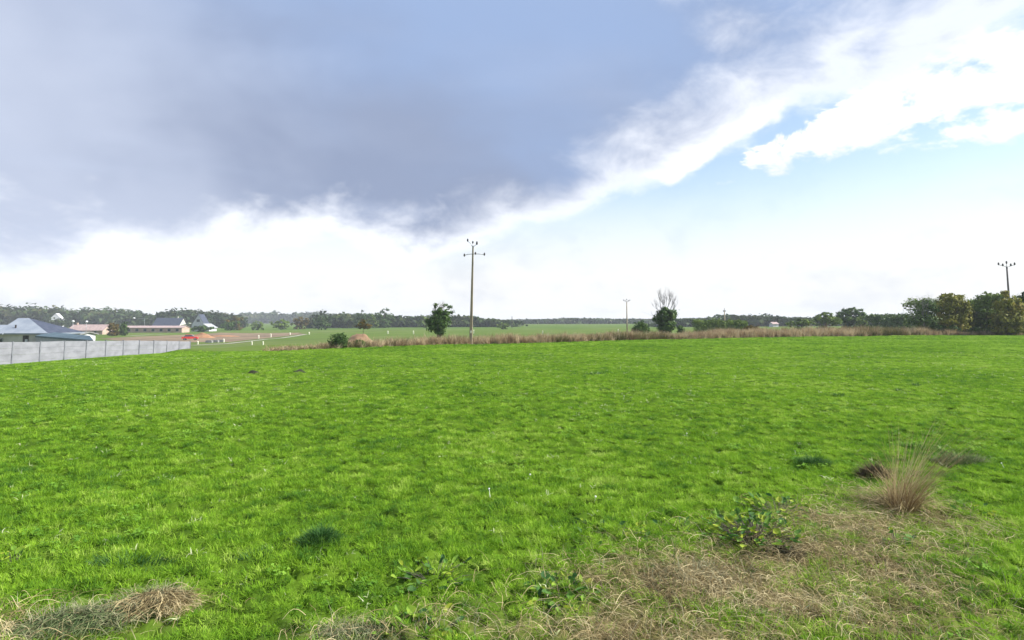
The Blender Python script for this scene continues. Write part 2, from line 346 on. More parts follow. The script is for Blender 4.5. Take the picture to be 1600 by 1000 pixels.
# ------------------------------------------------------------------ ground
def build_ground():
    ang = np.concatenate([np.radians(np.linspace(-58, 58, 320)), np.radians(np.linspace(58, 302, 50))[1:-1]])
    rad = np.concatenate([[0.3, 0.8, 1.4], np.geomspace(2.0, 1500, 640)])
    A, Rr = np.meshgrid(ang, rad); na = len(ang)
    X = np.sin(A) * Rr; Yy = np.cos(A) * Rr
    Z = h(X, Yy)
    V = np.stack([X, Yy, Z], -1).reshape(-1, 3)
    V = np.vstack([V, [[0, 0, float(h(0, 0))]]])
    i = np.arange(len(rad) - 1)[:, None] * na; j = np.arange(na)[None, :]; k = (j + 1) % na
    Q = np.stack([i + j, i + na + j, i + na + k, i + k], -1).reshape(-1, 4)[:, ::-1]
    ci = len(V) - 1
    T = np.array([[ci, int(b), int(a), ci] for a, b in zip(range(na), list(range(1, na)) + [0])])
    me = mesh_np('ground', V, Q)
    # centre fan
    import bmesh
    bm = bmesh.new(); bm.from_mesh(me); bm.verts.ensure_lookup_table()
    for t in T: 
        try: bm.faces.new([bm.verts[t[0]], bm.verts[t[2]], bm.verts[t[1]]])
        except ValueError: pass
    bm.to_mesh(me); bm.free()
    fx = V[:, 0]; fy = V[:, 1]
    field = (1 - smooth(-0.8, 1.2, fy - edge(fx))) * smooth(-27, -25.5, np.where(fy > 12, fx, 0.0))
    dry = np.where(np.hypot(fx, fy) < 14, blur_dry(fx, fy), 0)
    a = me.attributes.new('field', 'FLOAT', 'POINT'); a.data.foreach_set('value', field.astype(np.float32))
    a = me.attributes.new('dry', 'FLOAT', 'POINT'); a.data.foreach_set('value', dry.astype(np.float32))
    me.polygons.foreach_set('use_smooth', [True] * len(me.polygons))
    m, nt, b = mat_base('ground'); L = nt.links
    tc = nt.nodes.new('ShaderNodeTexCoord')
    def noise(s, d=5, off=0):
        n = nt.nodes.new('ShaderNodeTexNoise'); n.inputs['Scale'].default_value = s; n.inputs['Detail'].default_value = d
        mp = nt.nodes.new('ShaderNodeMapping'); mp.inputs['Location'].default_value = (off, off * 2, 0); L.new(tc.outputs['Object'], mp.inputs[0])
        L.new(mp.outputs[0], n.inputs['Vector']); return n.outputs[0]
    def ramp(v, stops):
        r = nt.nodes.new('ShaderNodeValToRGB'); L.new(v, r.inputs[0]); e = r.color_ramp.elements
        while len(e) < len(stops): e.new(.5)
        for q, (p, c) in zip(e, stops): q.position = p; q.color = (*c, 1)
        return r.outputs[0]
    def mix(f, a_, b_):
        n = nt.nodes.new('ShaderNodeMix'); n.data_type = 'RGBA'; L.new(f, n.inputs[0]); L.new(a_, n.inputs[6]); L.new(b_, n.inputs[7]); return n.outputs[2]
    turf = ramp(noise(2.2, 7), [(.3, (.030, .060, .008)), (.5, (.062, .118, .011)), (.7, (.10, .17, .016))])
    vo = nt.nodes.new('ShaderNodeTexVoronoi'); vo.inputs['Scale'].default_value = 0.011
    mp = nt.nodes.new('ShaderNodeMapping'); mp.inputs['Scale'].default_value = (0.5, 1.6, 1); L.new(tc.outputs['Object'], mp.inputs[0]); L.new(mp.outputs[0], vo.inputs['Vector'])
    sx = nt.nodes.new('ShaderNodeSeparateColor'); L.new(vo.outputs['Color'], sx.inputs[0])
    far = ramp(sx.outputs[0], [(0, (.075, .135, .025)), (.35, (.10, .145, .033)), (.65, (.055, .125, .02)), (1, (.135, .15, .055))])
    far2 = ramp(noise(.05, 6, 3), [(.35, (.06, .10, .025)), (.65, (.125, .155, .05))])
    fm = nt.nodes.new('ShaderNodeMix'); fm.data_type = 'RGBA'; fm.inputs[0].default_value = .45; L.new(far, fm.inputs[6]); L.new(far2, fm.inputs[7])
    straw = ramp(noise(9, 6, 5), [(.3, (.06, .055, .022)), (.55, (.14, .115, .05)), (.75, (.22, .17, .085))])
    a1 = nt.nodes.new('ShaderNodeAttribute'); a1.attribute_name = 'field'
    a2 = nt.nodes.new('ShaderNodeAttribute'); a2.attribute_name = 'dry'
    c = mix(a1.outputs['Fac'], fm.outputs[2], turf)
    c = mix(a2.outputs['Fac'], c, straw)
    L.new(c, b.inputs['Base Color']); b.inputs['Roughness'].default_value = 1.0; b.inputs['Specular IOR Level'].default_value = 0.0
    bp = nt.nodes.new('ShaderNodeBump'); bp.inputs['Strength'].default_value = .6; bp.inputs['Distance'].default_value = .06
    L.new(noise(5, 8, 9), bp.inputs['Height']); L.new(bp.outputs[0], b.inputs['Normal'])
    tag(link('ground', me, m), kind='structure')
build_ground()

def ground_patch(name, pts, matl, lift=0.02, n=26, kind='structure'):
    """sheet laid on the ground inside a polygon of ground points, cut as a fine lattice"""
    pts = np.array([p[:2] for p in pts]); x0, y0 = pts.min(0); x1, y1 = pts.max(0)
    gx, gy = np.meshgrid(np.linspace(x0, x1, n * 2), np.linspace(y0, y1, n * 2))
    cx, cy = gx.ravel(), gy.ravel(); ins = np.zeros(len(cx), bool); j = len(pts) - 1
    wx = cx + vnoise(cx / 4, cy / 4, 21) * .8; wy = cy + vnoise(cx / 4, cy / 4, 22) * 1.6
    for i in range(len(pts)):
        xi, yi = pts[i]; xj, yj = pts[j]
        ins ^= ((yi > wy) != (yj > wy)) & (wx < (xj - xi) * (wy - yi) / (yj - yi + 1e-9) + xi); j = i
    w = n * 2; idx = np.arange(w * w).reshape(w, w)
    Q = np.stack([idx[:-1, :-1], idx[:-1, 1:], idx[1:, 1:], idx[1:, :-1]], -1).reshape(-1, 4)
    Q = Q[ins[Q].all(1)]
    V = np.stack([cx, cy, h(cx, cy) + lift], -1)
    used, inv = np.unique(Q, return_inverse=True)
    return tag(link(name, mesh_np(name, V[used], inv.reshape(-1, 4)), matl), kind=kind)
ground_patch('bare_earth', [ground(*p) for p in ((150, 529), (235, 525), (300, 523), (345, 519.5), (400, 520.5), (470, 520), (480, 522), (440, 526.5), (395, 531), (350, 535), (290, 535), (200, 535))], M_SOILB, .03)
def strip(name, pts, w, matl, lift=.05):
    P = [Vector(p) for p in pts]; v, f = [], []
    for i, p in enumerate(P):
        d = (P[min(i + 1, len(P) - 1)] - P[max(i - 1, 0)]); d.z = 0; d.normalize(); s = Vector((-d.y, d.x, 0)) * w / 2
        for q in (p + s, p - s): v.append((q.x, q.y, float(h(q.x, q.y)) + lift))
        if i: f.append((2 * i - 2, 2 * i - 1, 2 * i + 1, 2 * i))
    me = bpy.data.meshes.new(name); me.from_pydata(v, [], f); return tag(link(name, me, matl), kind='structure')
strip('track', [ground(*p) for p in ((300, 540), (330, 538.5), (357, 537), (385, 534), (415, 530.5), (440, 528.5), (460, 525.5), (478, 522.5))], 1.6, M_TRACK, .06)
strip('path', [ground(*p) for p in ((200, 525), (222, 524), (240, 523), (258, 523.5))], 2.2, M_TRACK, .06)

# ------------------------------------------------------------------ grass
def ribbons(base, az, tilt0, tilt1, length, width, segs=3, twist=None, flat_tip=0.08, roll=None):
    """N curved tapering blades; base (N,3), the rest (N,)"""
    n = len(base); p = base.copy(); out = []
    side = np.stack([-np.sin(az), np.cos(az), np.zeros(n)], -1)
    if roll is not None:
        a2 = az + roll; side = np.stack([-np.sin(a2), np.cos(a2), np.zeros(n)], -1)
    for i in range(segs + 1):
        t = i / segs; w = width * (1 - t ** 1.6 * (1 - flat_tip)) * 0.5
        out.append(np.stack([p - side * w[:, None], p + side * w[:, None]], 1))
        if i < segs:
            ti = tilt0 + (tilt1 - tilt0) * (i + .5) / segs; ai = az if twist is None else az + twist * t
            d = np.stack([np.cos(ai) * np.sin(ti), np.sin(ai) * np.sin(ti), np.cos(ti)], -1)
            p = p + d * (length / segs)[:, None]
    V = np.stack(out, 1).reshape(n, -1, 3); k = V.shape[1]
    q = np.array([[2 * i, 2 * i + 1, 2 * i + 3, 2 * i + 2] for i in range(segs)])
    Fq = (np.arange(n)[:, None, None] * k + q[None]).reshape(-1, 4)
    return V.reshape(-1, 3), Fq
def tuft_mesh(name, seed, n, rad, lmin, lmax, wid, segs, spread, bend, matl):
    g = np.random.default_rng(seed)
    r_ = rad * np.sqrt(g.random(n)); a = g.random(n) * 2 * math.pi
    base = np.stack([r_ * np.cos(a), r_ * np.sin(a), np.full(n, -.01)], -1)
    az = a + g.normal(0, .9, n); t0 = np.abs(g.normal(0, spread, n)); t1 = t0 + np.abs(g.normal(bend, bend * .6, n))
    ln = g.uniform(lmin, lmax, n); w = wid * g.uniform(.6, 1.3, n)
    V, Q = ribbons(base, az, t0, t1, ln, w, segs, roll=g.normal(0, .8, n))
    me = mesh_np(name, V, Q); me.materials.append(matl); return me
def scatter(name, label, cat, pts, rotz, tilt, sc, idx, meshes):
    """one stuff object: tuft meshes instanced on points"""
    me = bpy.data.meshes.new(name); n = len(pts)
    me.vertices.add(n); me.vertices.foreach_set('co', np.asarray(pts, np.float32).ravel())
    def at_(nm, tp, arr, key):
        a = me.attributes.new(nm, tp, 'POINT'); a.data.foreach_set(key, np.asarray(arr).ravel())
    at_('rot', 'FLOAT_VECTOR', np.stack([tilt[:, 0], tilt[:, 1], rotz], -1).astype(np.float32), 'vector')
    at_('sc', 'FLOAT_VECTOR', sc.astype(np.float32), 'vector'); at_('idx', 'INT', idx.astype(np.int32), 'value')
    o = link(name, me)
    tag(o, label, cat, kind='stuff')
    ng = bpy.data.node_groups.new(name, 'GeometryNodeTree')
    ng.interface.new_socket('Geometry', in_out='INPUT', socket_type='NodeSocketGeometry')
    ng.interface.new_socket('Geometry', in_out='OUTPUT', socket_type='NodeSocketGeometry')
    N = ng.nodes; L = ng.links
    gi = N.new('NodeGroupInput'); go = N.new('NodeGroupOutput'); jn = N.new('GeometryNodeJoinGeometry')
    for m_ in reversed(meshes):          # the last link joined comes first in the picking order
        so = bpy.data.objects.new(m_.name, m_)
        inf = N.new('GeometryNodeObjectInfo'); inf.inputs['Object'].default_value = so; inf.inputs['As Instance'].default_value = True
        L.new(inf.outputs['Geometry'], jn.inputs[0])
    ip = N.new('GeometryNodeInstanceOnPoints'); L.new(gi.outputs[0], ip.inputs['Points']); L.new(jn.outputs[0], ip.inputs['Instance'])
    ip.inputs['Pick Instance'].default_value = True
    def attr(nm, tp):
        a = N.new('GeometryNodeInputNamedAttribute'); a.data_type = tp; a.inputs['Name'].default_value = nm
        return a.outputs['Attribute']
    L.new(attr('idx', 'INT'), ip.inputs['Instance Index'])
    er = N.new('FunctionNodeEulerToRotation'); L.new(attr('rot', 'FLOAT_VECTOR'), er.inputs[0]); L.new(er.outputs[0], ip.inputs['Rotation'])
    L.new(attr('sc', 'FLOAT_VECTOR'), ip.inputs['Scale']); L.new(ip.outputs[0], go.inputs[0])
    md = o.modifiers.new('scatter', 'NODES'); md.node_group = ng
    return o
rng = np.random.default_rng(5)
def fan_points(y0, y1, dens, g, umax=1.02, pad=2.0):
    n = int(dens * (umax * (y1 ** 2 - y0 ** 2) + 2 * pad * (y1 - y0)))
    y = np.sqrt(g.random(n) * (y1 ** 2 - y0 ** 2) + y0 ** 2); x = (g.random(n) * 2 - 1) * (umax * y + pad)
    return x, y
def pasture():
    near = [tuft_mesh('near_tuft', 100 + i, 84, .065, .02, .075, .0056, 3, .7, 1.2, M_GRASS) for i in range(6)]
    mid = [tuft_mesh('mid_tuft', 200 + i, 60, .09, .022, .07, .0075, 2, .6, 1.0, M_GRASS) for i in range(4)]
    farm = [tuft_mesh('far_tuft', 300 + i, 44, .2, .035, .1, .019, 2, .55, .8, M_GRASS) for i in range(4)]
    meshes = near + mid + farm
    P, RZ, SC, ID = [], [], [], []
    def zone(x, y): return y * (1 + .22 * vnoise(x / 3, y / 3, 91) + .12 * vnoise(x / .4, y / .4, 92))
    for y0, y1, dens, i0, ni, base in ((2.6, 9, 240, 0, 6, 1.0), (9, 15, 160, 0, 6, 1.15), (15, 46, 80, 6, 4, 1.15), (46, 92, 22, 10, 4, 1.1)):
        lo, hi = (y0 / 1.4 if y0 > 4 else y0), y1 * 1.4
        x, y = fan_points(lo, hi, dens, rng); zn = zone(x, y) if y0 > 4 else np.where(zone(x, y) < y0, y0, zone(x, y))
        k = (zn >= y0) & (zn < y1) & (y < edge(x) - .1) & (x > -24.85); x, y, zn = x[k], y[k], zn[k]
        r_ = np.hypot(x, y)
        wx = x + .1 * vnoise(x / .2, y / .2, 8)
        ca = cushion(wx, y, .20, 5); cb = cushion(wx, y, .30, 6); cc = cushion(x + .3 * vnoise(x / .6, y / .6, 9), y, .62, 7)
        f1 = smooth(8, 16, y); f2 = smooth(24, 44, y); cu = (ca * (1 - f1) + cb * f1) * (1 - f2) + cc * f2
        cl = vnoise(x / 1.3, y / 1.1, 32); big = vnoise(x / 4.5, y / 4.5, 33)
        dry = np.where(r_ < 14, blur_dry(x, y), 0)
        km = np.interp(y, [4, 20, 50, 80], [.22, .15, .2, .3]); keep = rng.random(len(x)) < (km + (1 - km) * cu) * (1 - .48 * dry)
        x, y, cl, big, dry, cu = x[keep], y[keep], cl[keep], big[keep], dry[keep], cu[keep]
        s = base * (.30 + .85 * cu + .26 * cl + .10 * big + rng.normal(0, .12, len(x))) * (1 - .2 * dry); s = np.clip(s, .3, 1.9)
        sc = np.stack([s * .5 + .5 * base, s * .5 + .5 * base, s], -1)
        P.append(np.stack([x, y, h(x, y) - .006], -1)); RZ.append(rng.random(len(x)) * 6.283); SC.append(sc)
        ID.append(i0 + rng.integers(0, ni, len(x)))
    P = np.vstack(P); n = len(P)
    o = scatter('pasture_grass', 'bright green tufted pasture grass covering the whole field', 'grass', P, np.concatenate(RZ), rng.normal(0, .12, (n, 2)),
                np.vstack(SC), np.concatenate(ID), meshes)
pasture()

# tall dead grass along the far edge of the field
def tall_grass_band():
    ms = []
    for i in range(5):
        g = np.random.default_rng(400 + i); n = 26
        r_ = .2 * np.sqrt(g.random(n)); a = g.random(n) * 6.283
        base = np.stack([r_ * np.cos(a), r_ * np.sin(a), np.zeros(n)], -1)
        V, Q = ribbons(base, g.random(n) * 6.283, np.abs(g.normal(0, .2, n)), np.abs(g.normal(.35, .4, n)) + .05, g.uniform(.3, 1.35, n), g.uniform(.02, .05, n), 3, roll=g.random(n) * 3)
        me = mesh_np('dead_grass_tuft', V, Q); me.materials.append(M_DRYG if i == 4 else M_DRY); ms.append(me)
    g = np.random.default_rng(9); n = 8000
    x = g.uniform(-17.5, 75, n); dd = g.random(n) ** 1.4 * 4.5
    y = edge(x) + dd + .25 * vnoise(x / 1.2, 0 * x, 41)
    hs = np.interp(x, [-17.5, -14, -9, 0, 20, 40, 54, 60, 75], [.22, .32, .52, .62, .66, .9, .88, .5, .3]) * (1 + .3 * vnoise(x / 1.6, y / 1.2, 42) + .2 * vnoise(x / .5, y / .5, 44) + g.normal(0, .16, n))
    idx = np.where(vnoise(x / 5, y / 3, 43) + g.normal(0, .35, n) > .42, 4, g.integers(0, 4, n))
    k = g.random(n) < np.interp(x, [-17.5, -10, 10, 40], [.45, .6, .8, 1.0]) * (.75 + .6 * vnoise(x / 2.2, y / 2, 45)); x, y, hs, idx = x[k], y[k], hs[k], idx[k]; n = len(x)
    P = np.stack([x, y, h(x, y) - .03], -1)
    scatter('tall_dead_grass', 'band of tall straw-coloured dead grass along the far field edge', 'grass', P, g.random(n) * 6.283, g.normal(0, .2, (n, 2)),
            np.stack([np.full(n, 1.), np.full(n, 1.), hs], -1), idx, ms)
tall_grass_band()

def curly(base, head, length, width, g, segs=6, lift=.05, wander=.55):
    """loose curved straws lying about: returns ribbon mesh arrays"""
    n = len(base); p = base.copy(); out = []; hd = head.copy(); wz = g.random(n) * 6.283; wf = g.uniform(2, 5, n)
    lf = lift * g.random(n); roll = g.random(n) * 3.14; curl = g.normal(0, wander, n)
    for i in range(segs + 1):
        t = i / segs; w = width * (1 - .55 * t) * .5
        s = np.stack([-np.sin(hd) * np.cos(roll), np.cos(hd) * np.cos(roll), np.sin(roll)], -1)
        q = p.copy(); q[:, 2] += lf * (np.sin(t * 3.14159) + .35 * np.sin(wf * t + wz))
        out.append(np.stack([q - s * w[:, None], q + s * w[:, None]], 1))
        hd = hd + curl / segs * 2 + g.normal(0, .22, n); st = (length / segs)[:, None]
        p = p + np.stack([np.cos(hd), np.sin(hd), np.zeros(n)], -1) * st; 
    V = np.stack(out, 1).reshape(n, -1, 3); k = V.shape[1]
    q = np.array([[2 * i, 2 * i + 1, 2 * i + 3, 2 * i + 2] for i in range(segs)])
    return V.reshape(-1, 3), (np.arange(n)[:, None, None] * k + q[None]).reshape(-1, 4)
def straw_litter():
    g = np.random.default_rng(77); x, y = fan_points(3.2, 9.0, 2600, g, .95, 1.0)
    k = g.random(len(x)) < blur_dry(x, y) ** 1.3; x, y = x[k], y[k]; n = len(x)
    base = np.stack([x, y, h(x, y) + .005 + .05 * g.random(n) ** 2], -1)
    V, Q = curly(base, g.normal(2.4, 1.1, n), g.uniform(.06, .30, n), g.uniform(.0016, .0046, n), g, 6, .06)
    tag(link('dry_straw', mesh_np('dry_straw', V, Q), M_STRAW), 'tangle of dry straw lying over the turf at lower right', 'straw', kind='stuff')
    # standing dead blades through the straw
    m = 5200; x, y = fan_points(3.2, 9.0, 300, g, .95, 1.0); k = g.random(len(x)) < blur_dry(x, y) * .8; x, y = x[k], y[k]; m = len(x)
    base = np.stack([x, y, h(x, y) - .01], -1)
    V, Q = ribbons(base, g.random(m) * 6.283, np.abs(g.normal(.3, .3, m)), g.uniform(.5, 1.7, m), g.uniform(.06, .22, m), g.uniform(.003, .006, m), 4, twist=g.normal(0, 1, m))
    tag(link('dead_blades', mesh_np('dead_blades', V, Q), M_HAY), 'short dead grey-green blades standing among the straw', 'grass', kind='stuff')
straw_litter()

def blade_clump(name, loc, n, rad, lmin, lmax, wid, spread, bend, matl, seed, label, cat='grass clump', lean=(0, 0), dome=0.0, part='blade_mass', stretch=(1, 1)):
    g = np.random.default_rng(seed); t = thing(name, loc, label, cat)
    r_ = rad * np.sqrt(g.random(n)); a = g.random(n) * 6.283
    bx_, by_ = r_ * np.cos(a) * stretch[0], r_ * np.sin(a) * stretch[1]
    base = np.stack([bx_, by_, dome * np.maximum(0, 1 - (r_ / rad) ** 2) - .02], -1)
    az = a + g.normal(0, .7, n); t0 = np.abs(g.normal(0, spread, n)) + .6 * r_ / rad * spread; t1 = t0 + np.abs(g.normal(bend, bend * .5, n))
    V, Q = ribbons(base, az, t0, t1, g.uniform(lmin, lmax, n), wid * g.uniform(.6, 1.3, n), 5, twist=g.normal(0, .5, n), roll=g.normal(0, .9, n))
    V[:, 0] += lean[0] * np.maximum(V[:, 2], 0) ** 1.3; V[:, 1] += lean[1] * np.maximum(V[:, 2], 0) ** 1.3
    link(part, mesh_np(part, V, Q), matl, t)
    return t
def hay_heap(loc, n, rx, ry, hz, matl, seed, label, rz=0):
    g = np.random.default_rng(seed); t = thing('hay_heap', loc, label, 'hay', rz=rz)
    a = g.random(n) * 6.283; r_ = np.sqrt(g.random(n))
    base = np.stack([rx * r_ * np.cos(a), ry * r_ * np.sin(a), hz * np.maximum(0, 1 - r_ ** 2) * g.random(n) ** .5], -1)
    V, Q = curly(base, g.normal(-1.2, .7, n) , g.uniform(.08, .24, n), g.uniform(.003, .006, n), g, 5, .04, .5)
    V[:, 2] = np.maximum(V[:, 2], -.02)
    link('loose_stalks', mesh_np('loose_stalks', V, Q), matl, t)
    m = n // 3; a = g.random(m) * 6.283; r_ = np.sqrt(g.random(m))
    base = np.stack([rx * r_ * np.cos(a), ry * r_ * np.sin(a), hz * .6 * np.maximum(0, 1 - r_ ** 2)], -1)
    V, Q = ribbons(base, g.random(m) * 6.283, g.uniform(.2, .8, m), g.uniform(.9, 1.9, m), g.uniform(.06, .16, m), g.uniform(.003, .006, m), 4, twist=g.normal(0, 1, m))
    link('upright_blades', mesh_np('upright_blades', V, Q), M_HAY, t)
    return t

# ------------------------------------------------------------------ trees
def cards(centers, normals, size, g, aspect=1.6):
    n = len(centers); r_ = g.normal(0, 1, (n, 3)); a = np.cross(normals, r_); a /= np.linalg.norm(a, axis=1)[:, None] + 1e-9
    b = np.cross(normals, a); b /= np.linalg.norm(b, axis=1)[:, None] + 1e-9
    s = (size * g.uniform(.6, 1.35, n))[:, None]; fold = normals / (np.linalg.norm(normals, axis=1)[:, None] + 1e-9) * s * .16
    V = np.stack([centers - a * s * .5 * aspect, centers - b * s * .42 + fold, centers + a * s * .5 * aspect, centers + b * s * .42 + fold], 1)
    return V.reshape(-1, 3), np.arange(n * 4).reshape(-1, 4)
def crown_pts(blobs, n, g, clump=24, cr=.24, shell=.45, out=.16):
    """leaf centres gathered in clumps through the blobs (x, y, z, rx, rz)"""
    B = np.array(blobs, float); vol = B[:, 3] ** 2 * B[:, 4]; vol = vol ** .8; pr = vol / vol.sum(); nc = max(3, n // clump)
    k = g.choice(len(B), nc, p=pr); d = g.normal(0, 1, (nc, 3)); d /= np.linalg.norm(d, axis=1)[:, None]
    rr = (shell + (1 - shell) * g.random(nc)) ** (1 / 1.5); rr *= 1 + out * g.normal(0, 1, nc)
    c = B[k, :3] + d * rr[:, None] * np.stack([B[k, 3], B[k, 3], B[k, 4]], -1)
    cs = np.minimum(B[k, 3], B[k, 4]) * cr + .05
    rep = np.repeat(np.arange(nc), clump); off = g.normal(0, 1, (nc * clump, 3)) * np.array([1, 1, .7])
    p = c[rep] + off * cs[rep][:, None] * .75
    nrm = d[rep] * .8 + off * .35 + g.normal(0, .45, p.shape) + np.array([0, 0, .35])
    return p, nrm / (np.linalg.norm(nrm, axis=1)[:, None] + 1e-9)
def limbs(mb, p0, d0, length, r0, depth, g, spread=.5, n=5, kids=(2, 3), up=.15):
    p = Vector(p0); d = Vector(d0).normalized(); pts = [p.copy()]; rr = [r0]; k = 4
    for i in range(k):
        d = (d + Vector(g.normal(0, .12, 3)) + Vector((0, 0, up * .4))).normalized(); p = p + d * length / k
        pts.append(p.copy()); rr.append(r0 * (1 - .45 * (i + 1) / k))
    mb.tube(pts, rr, n if depth > 1 else 3, cap=False)
    if depth > 0:
        for j in range(int(g.integers(kids[0], kids[1] + 1))):
            i = int(g.integers(1, k + 1)); nd = (d + Vector(g.normal(0, spread, 3)) + Vector((0, 0, up))).normalized()
            limbs(mb, pts[i], nd, length * g.uniform(.55, .85), rr[i] * .7, depth - 1, g, spread, n, kids, up)
def tree(name, label, cat, loc, blobs, n, size, lm, seed, trunk_h=None, trunk_r=.12, bm_=None, clump=24, cr=.24, shell=.45, group=None, bare=None, twigs=True):
    g = np.random.default_rng(seed); t = thing(name, loc, label, cat, group)
    B = np.array(blobs, float); top = max(b[2] for b in blobs); mb = MB(); hh = trunk_h or top
    mb.tube([(0, 0, -.3), (g.normal(0, .04), g.normal(0, .04), hh * .35), (g.normal(0, .08), 0, hh * .7), (0, 0, hh)], [trunk_r * 1.25, trunk_r, trunk_r * .7, trunk_r * .35], 7)
    if twigs:
        for b in blobs:
            z0 = min(hh * .9, max(.15 * hh, b[2] - b[4] * .8)); v = Vector((b[0], b[1], b[2])) - Vector((0, 0, z0))
            mb.tube([(0, 0, z0), tuple(Vector((0, 0, z0)) + v * .5 + Vector((0, 0, .08 * v.length))), tuple(Vector((0, 0, z0)) + v)], [trunk_r * .5, trunk_r * .32, trunk_r * .12], 5)
    if bare:
        for (p0, d0, ln, r0, dep) in bare: limbs(mb, p0, d0, ln, r0 * .8, dep, g, .42, 4, (3, 4), .3)
    mb.build('trunk', bm_ or M_BARK, t, True)
    p, nr = crown_pts(blobs, n, g, clump, cr, shell)
    p[:, 2] = np.maximum(p[:, 2], .02)
    V, Q = cards(p, nr, size, g)
    link('crown', mesh_np('crown', V, Q), lm, t)
    return t
def pxs(Y): return Y / F          # metres per photo pixel at distance Y

# ivy-clad tree left of the big pole
def tree_at(name, label, cat, px, Y, blobs_px, n, size, lm, seed, **k):
    """blobs in photo pixels relative to (px, horizon): (dx, y, rx, ry[, dy])"""
    b0 = atg(px, Y); m = pxs(Y)
    bl = [(b[0] * m, (b[4] if len(b) > 4 else 0), at(px + b[0], b[1], Y)[2] - b0[2], b[2] * m, b[3] * m) for b in blobs_px]
    if Y > 100:
        gy = 500 + (CAMZ - b0[2]) / Y * F; w = max(b[2] for b in blobs_px)
        bl.append((0, 0, 3.0 * m, w * .95 * m, 3.6 * m)); bl.append((0, 0, 7.0 * m, w * .9 * m, 4 * m))
    if 'bare' in k and k['bare']:
        k['bare'] = [((p[0] * m, 0, at(px + p[0], p[1], Y)[2] - b0[2]), d, ln * m, r0, dep) for (p, d, ln, r0, dep) in k['bare']]
    return tree(name, label, cat, b0, bl, n, size, lm, seed, **k)
tree_at('ivy_tree', 'dark ivy-clad tree with sparse top just left of the tall pole', 'tree', 686, 72,
        [(-8, 507, 11, 9), (6, 505, 11, 10), (0, 516, 8, 8), (-2, 496, 9, 7), (8, 497, 9, 7), (-14, 502, 7, 5), (12, 489, 6, 4), (0, 487, 7, 5)], 5200, .17, M_IVY, 51,
        trunk_r=.16, clump=26, cr=.3, shell=.2,
        bare=[((0, 495), (.1, 0, 1), 11, 0.048, 3), ((3, 495), (.6, 0, 1), 12, 0.040, 3), ((-3, 496), (-.7, .1, 1), 11, 0.040, 3), ((2, 494), (.35, .2, 1), 11, 0.032, 3)])
tree_at('top_leaf_tree', 'thin sapling top with scattered leaf clumps above the ivy-clad tree', 'tree', 690, 73,
        [(-9, 476, 2.2, 1.6), (-10, 480, 2, 1.5), (2, 477, 2.6, 1.8), (6, 477, 2, 1.5), (13, 480, 2.6, 2), (-2, 482, 3, 2), (9, 484, 3, 2), (-12, 488, 3, 2), (17, 489, 3, 2)], 420, .15, M_IVY, 52,
        trunk_r=.05, clump=14, cr=.7, shell=.2)
tree_at('bare_tree', 'leafless grey tree with ivy-covered trunk behind the dead grass', 'tree', 1038, 84,
        [(0, 490, 13, 8), (-8, 496, 8, 7), (9, 493, 10, 8), (0, 503, 13, 9), (5, 511, 10, 8), (-4, 512, 8, 7), (2, 518, 8, 5), (-18, 499, 3, 3), (0, 485, 9, 5)], 5200, .19, M_IVY, 53,
        trunk_r=.2, bm_=M_TWIG, clump=24, cr=.26, shell=.3, trunk_h=4.0,
        bare=[((-4, 485), (-.42, 0, 1), 15, 0.068, 4), ((0, 484), (-.1, .2, 1), 15, 0.068, 4), ((3, 484), (.15, -.1, 1), 15, 0.068, 4), ((8, 486), (.6, 0, 1), 14, 0.076, 4),
              ((-8, 487), (-.75, .1, .9), 11, 0.048, 3), ((11, 487), (1.0, .1, .8), 11, 0.048, 3), ((0, 486), (.35, .2, 1), 13, 0.056, 4), ((-12, 497), (-1, 0, .35), 13, 0.024, 2)])
def shrub(label, px, Y, blobs, n, size, lm, seed, **k): return tree_at('shrub', label, 'shrub', px, Y, blobs, n, size, lm, seed, trunk_r=.05, **k)
shrub('rounded dark shrub at left end of the dead grass', 532, 45.4, [(0, 531, 12, 11), (-5, 536, 9, 9), (6, 535, 9, 9), (1, 540, 13, 5)], 2800, .10, M_LEAFD, 61, shell=.25)
shrub('small dark shrub in dead grass in front of the soil heap', 564, 46.2, [(0, 536, 7, 6), (-3, 540, 6, 4)], 1200, .09, M_LEAFD, 62, shell=.25)
shrub('dark shrub left of the leafless tree', 1000, 82, [(0, 512, 10, 8), (-6, 515, 8, 5), (8, 515, 7, 5), (2, 507, 6, 5)], 2400, .15, M_LEAFD, 63, shell=.25)
shrub('small upright dark shrub right of the leafless tree', 1062, 83, [(0, 514, 5, 6), (1, 518, 5, 4)], 800, .14, M_LEAFD, 64, shell=.25)
shrub('low brown shrub rising from the dead grass beside the clipped hedge', 1175, 80, [(0, 513, 9, 5), (-8, 515, 7, 4), (9, 516, 7, 3)], 1300, .13, M_AUTUMN, 65)
shrub('brownish shrub behind the orange soil heap', 569, 118, [(0, 505, 6, 6), (-6, 510, 6, 4), (5, 510, 7, 4)], 1300, .18, M_AUTUMN, 66)
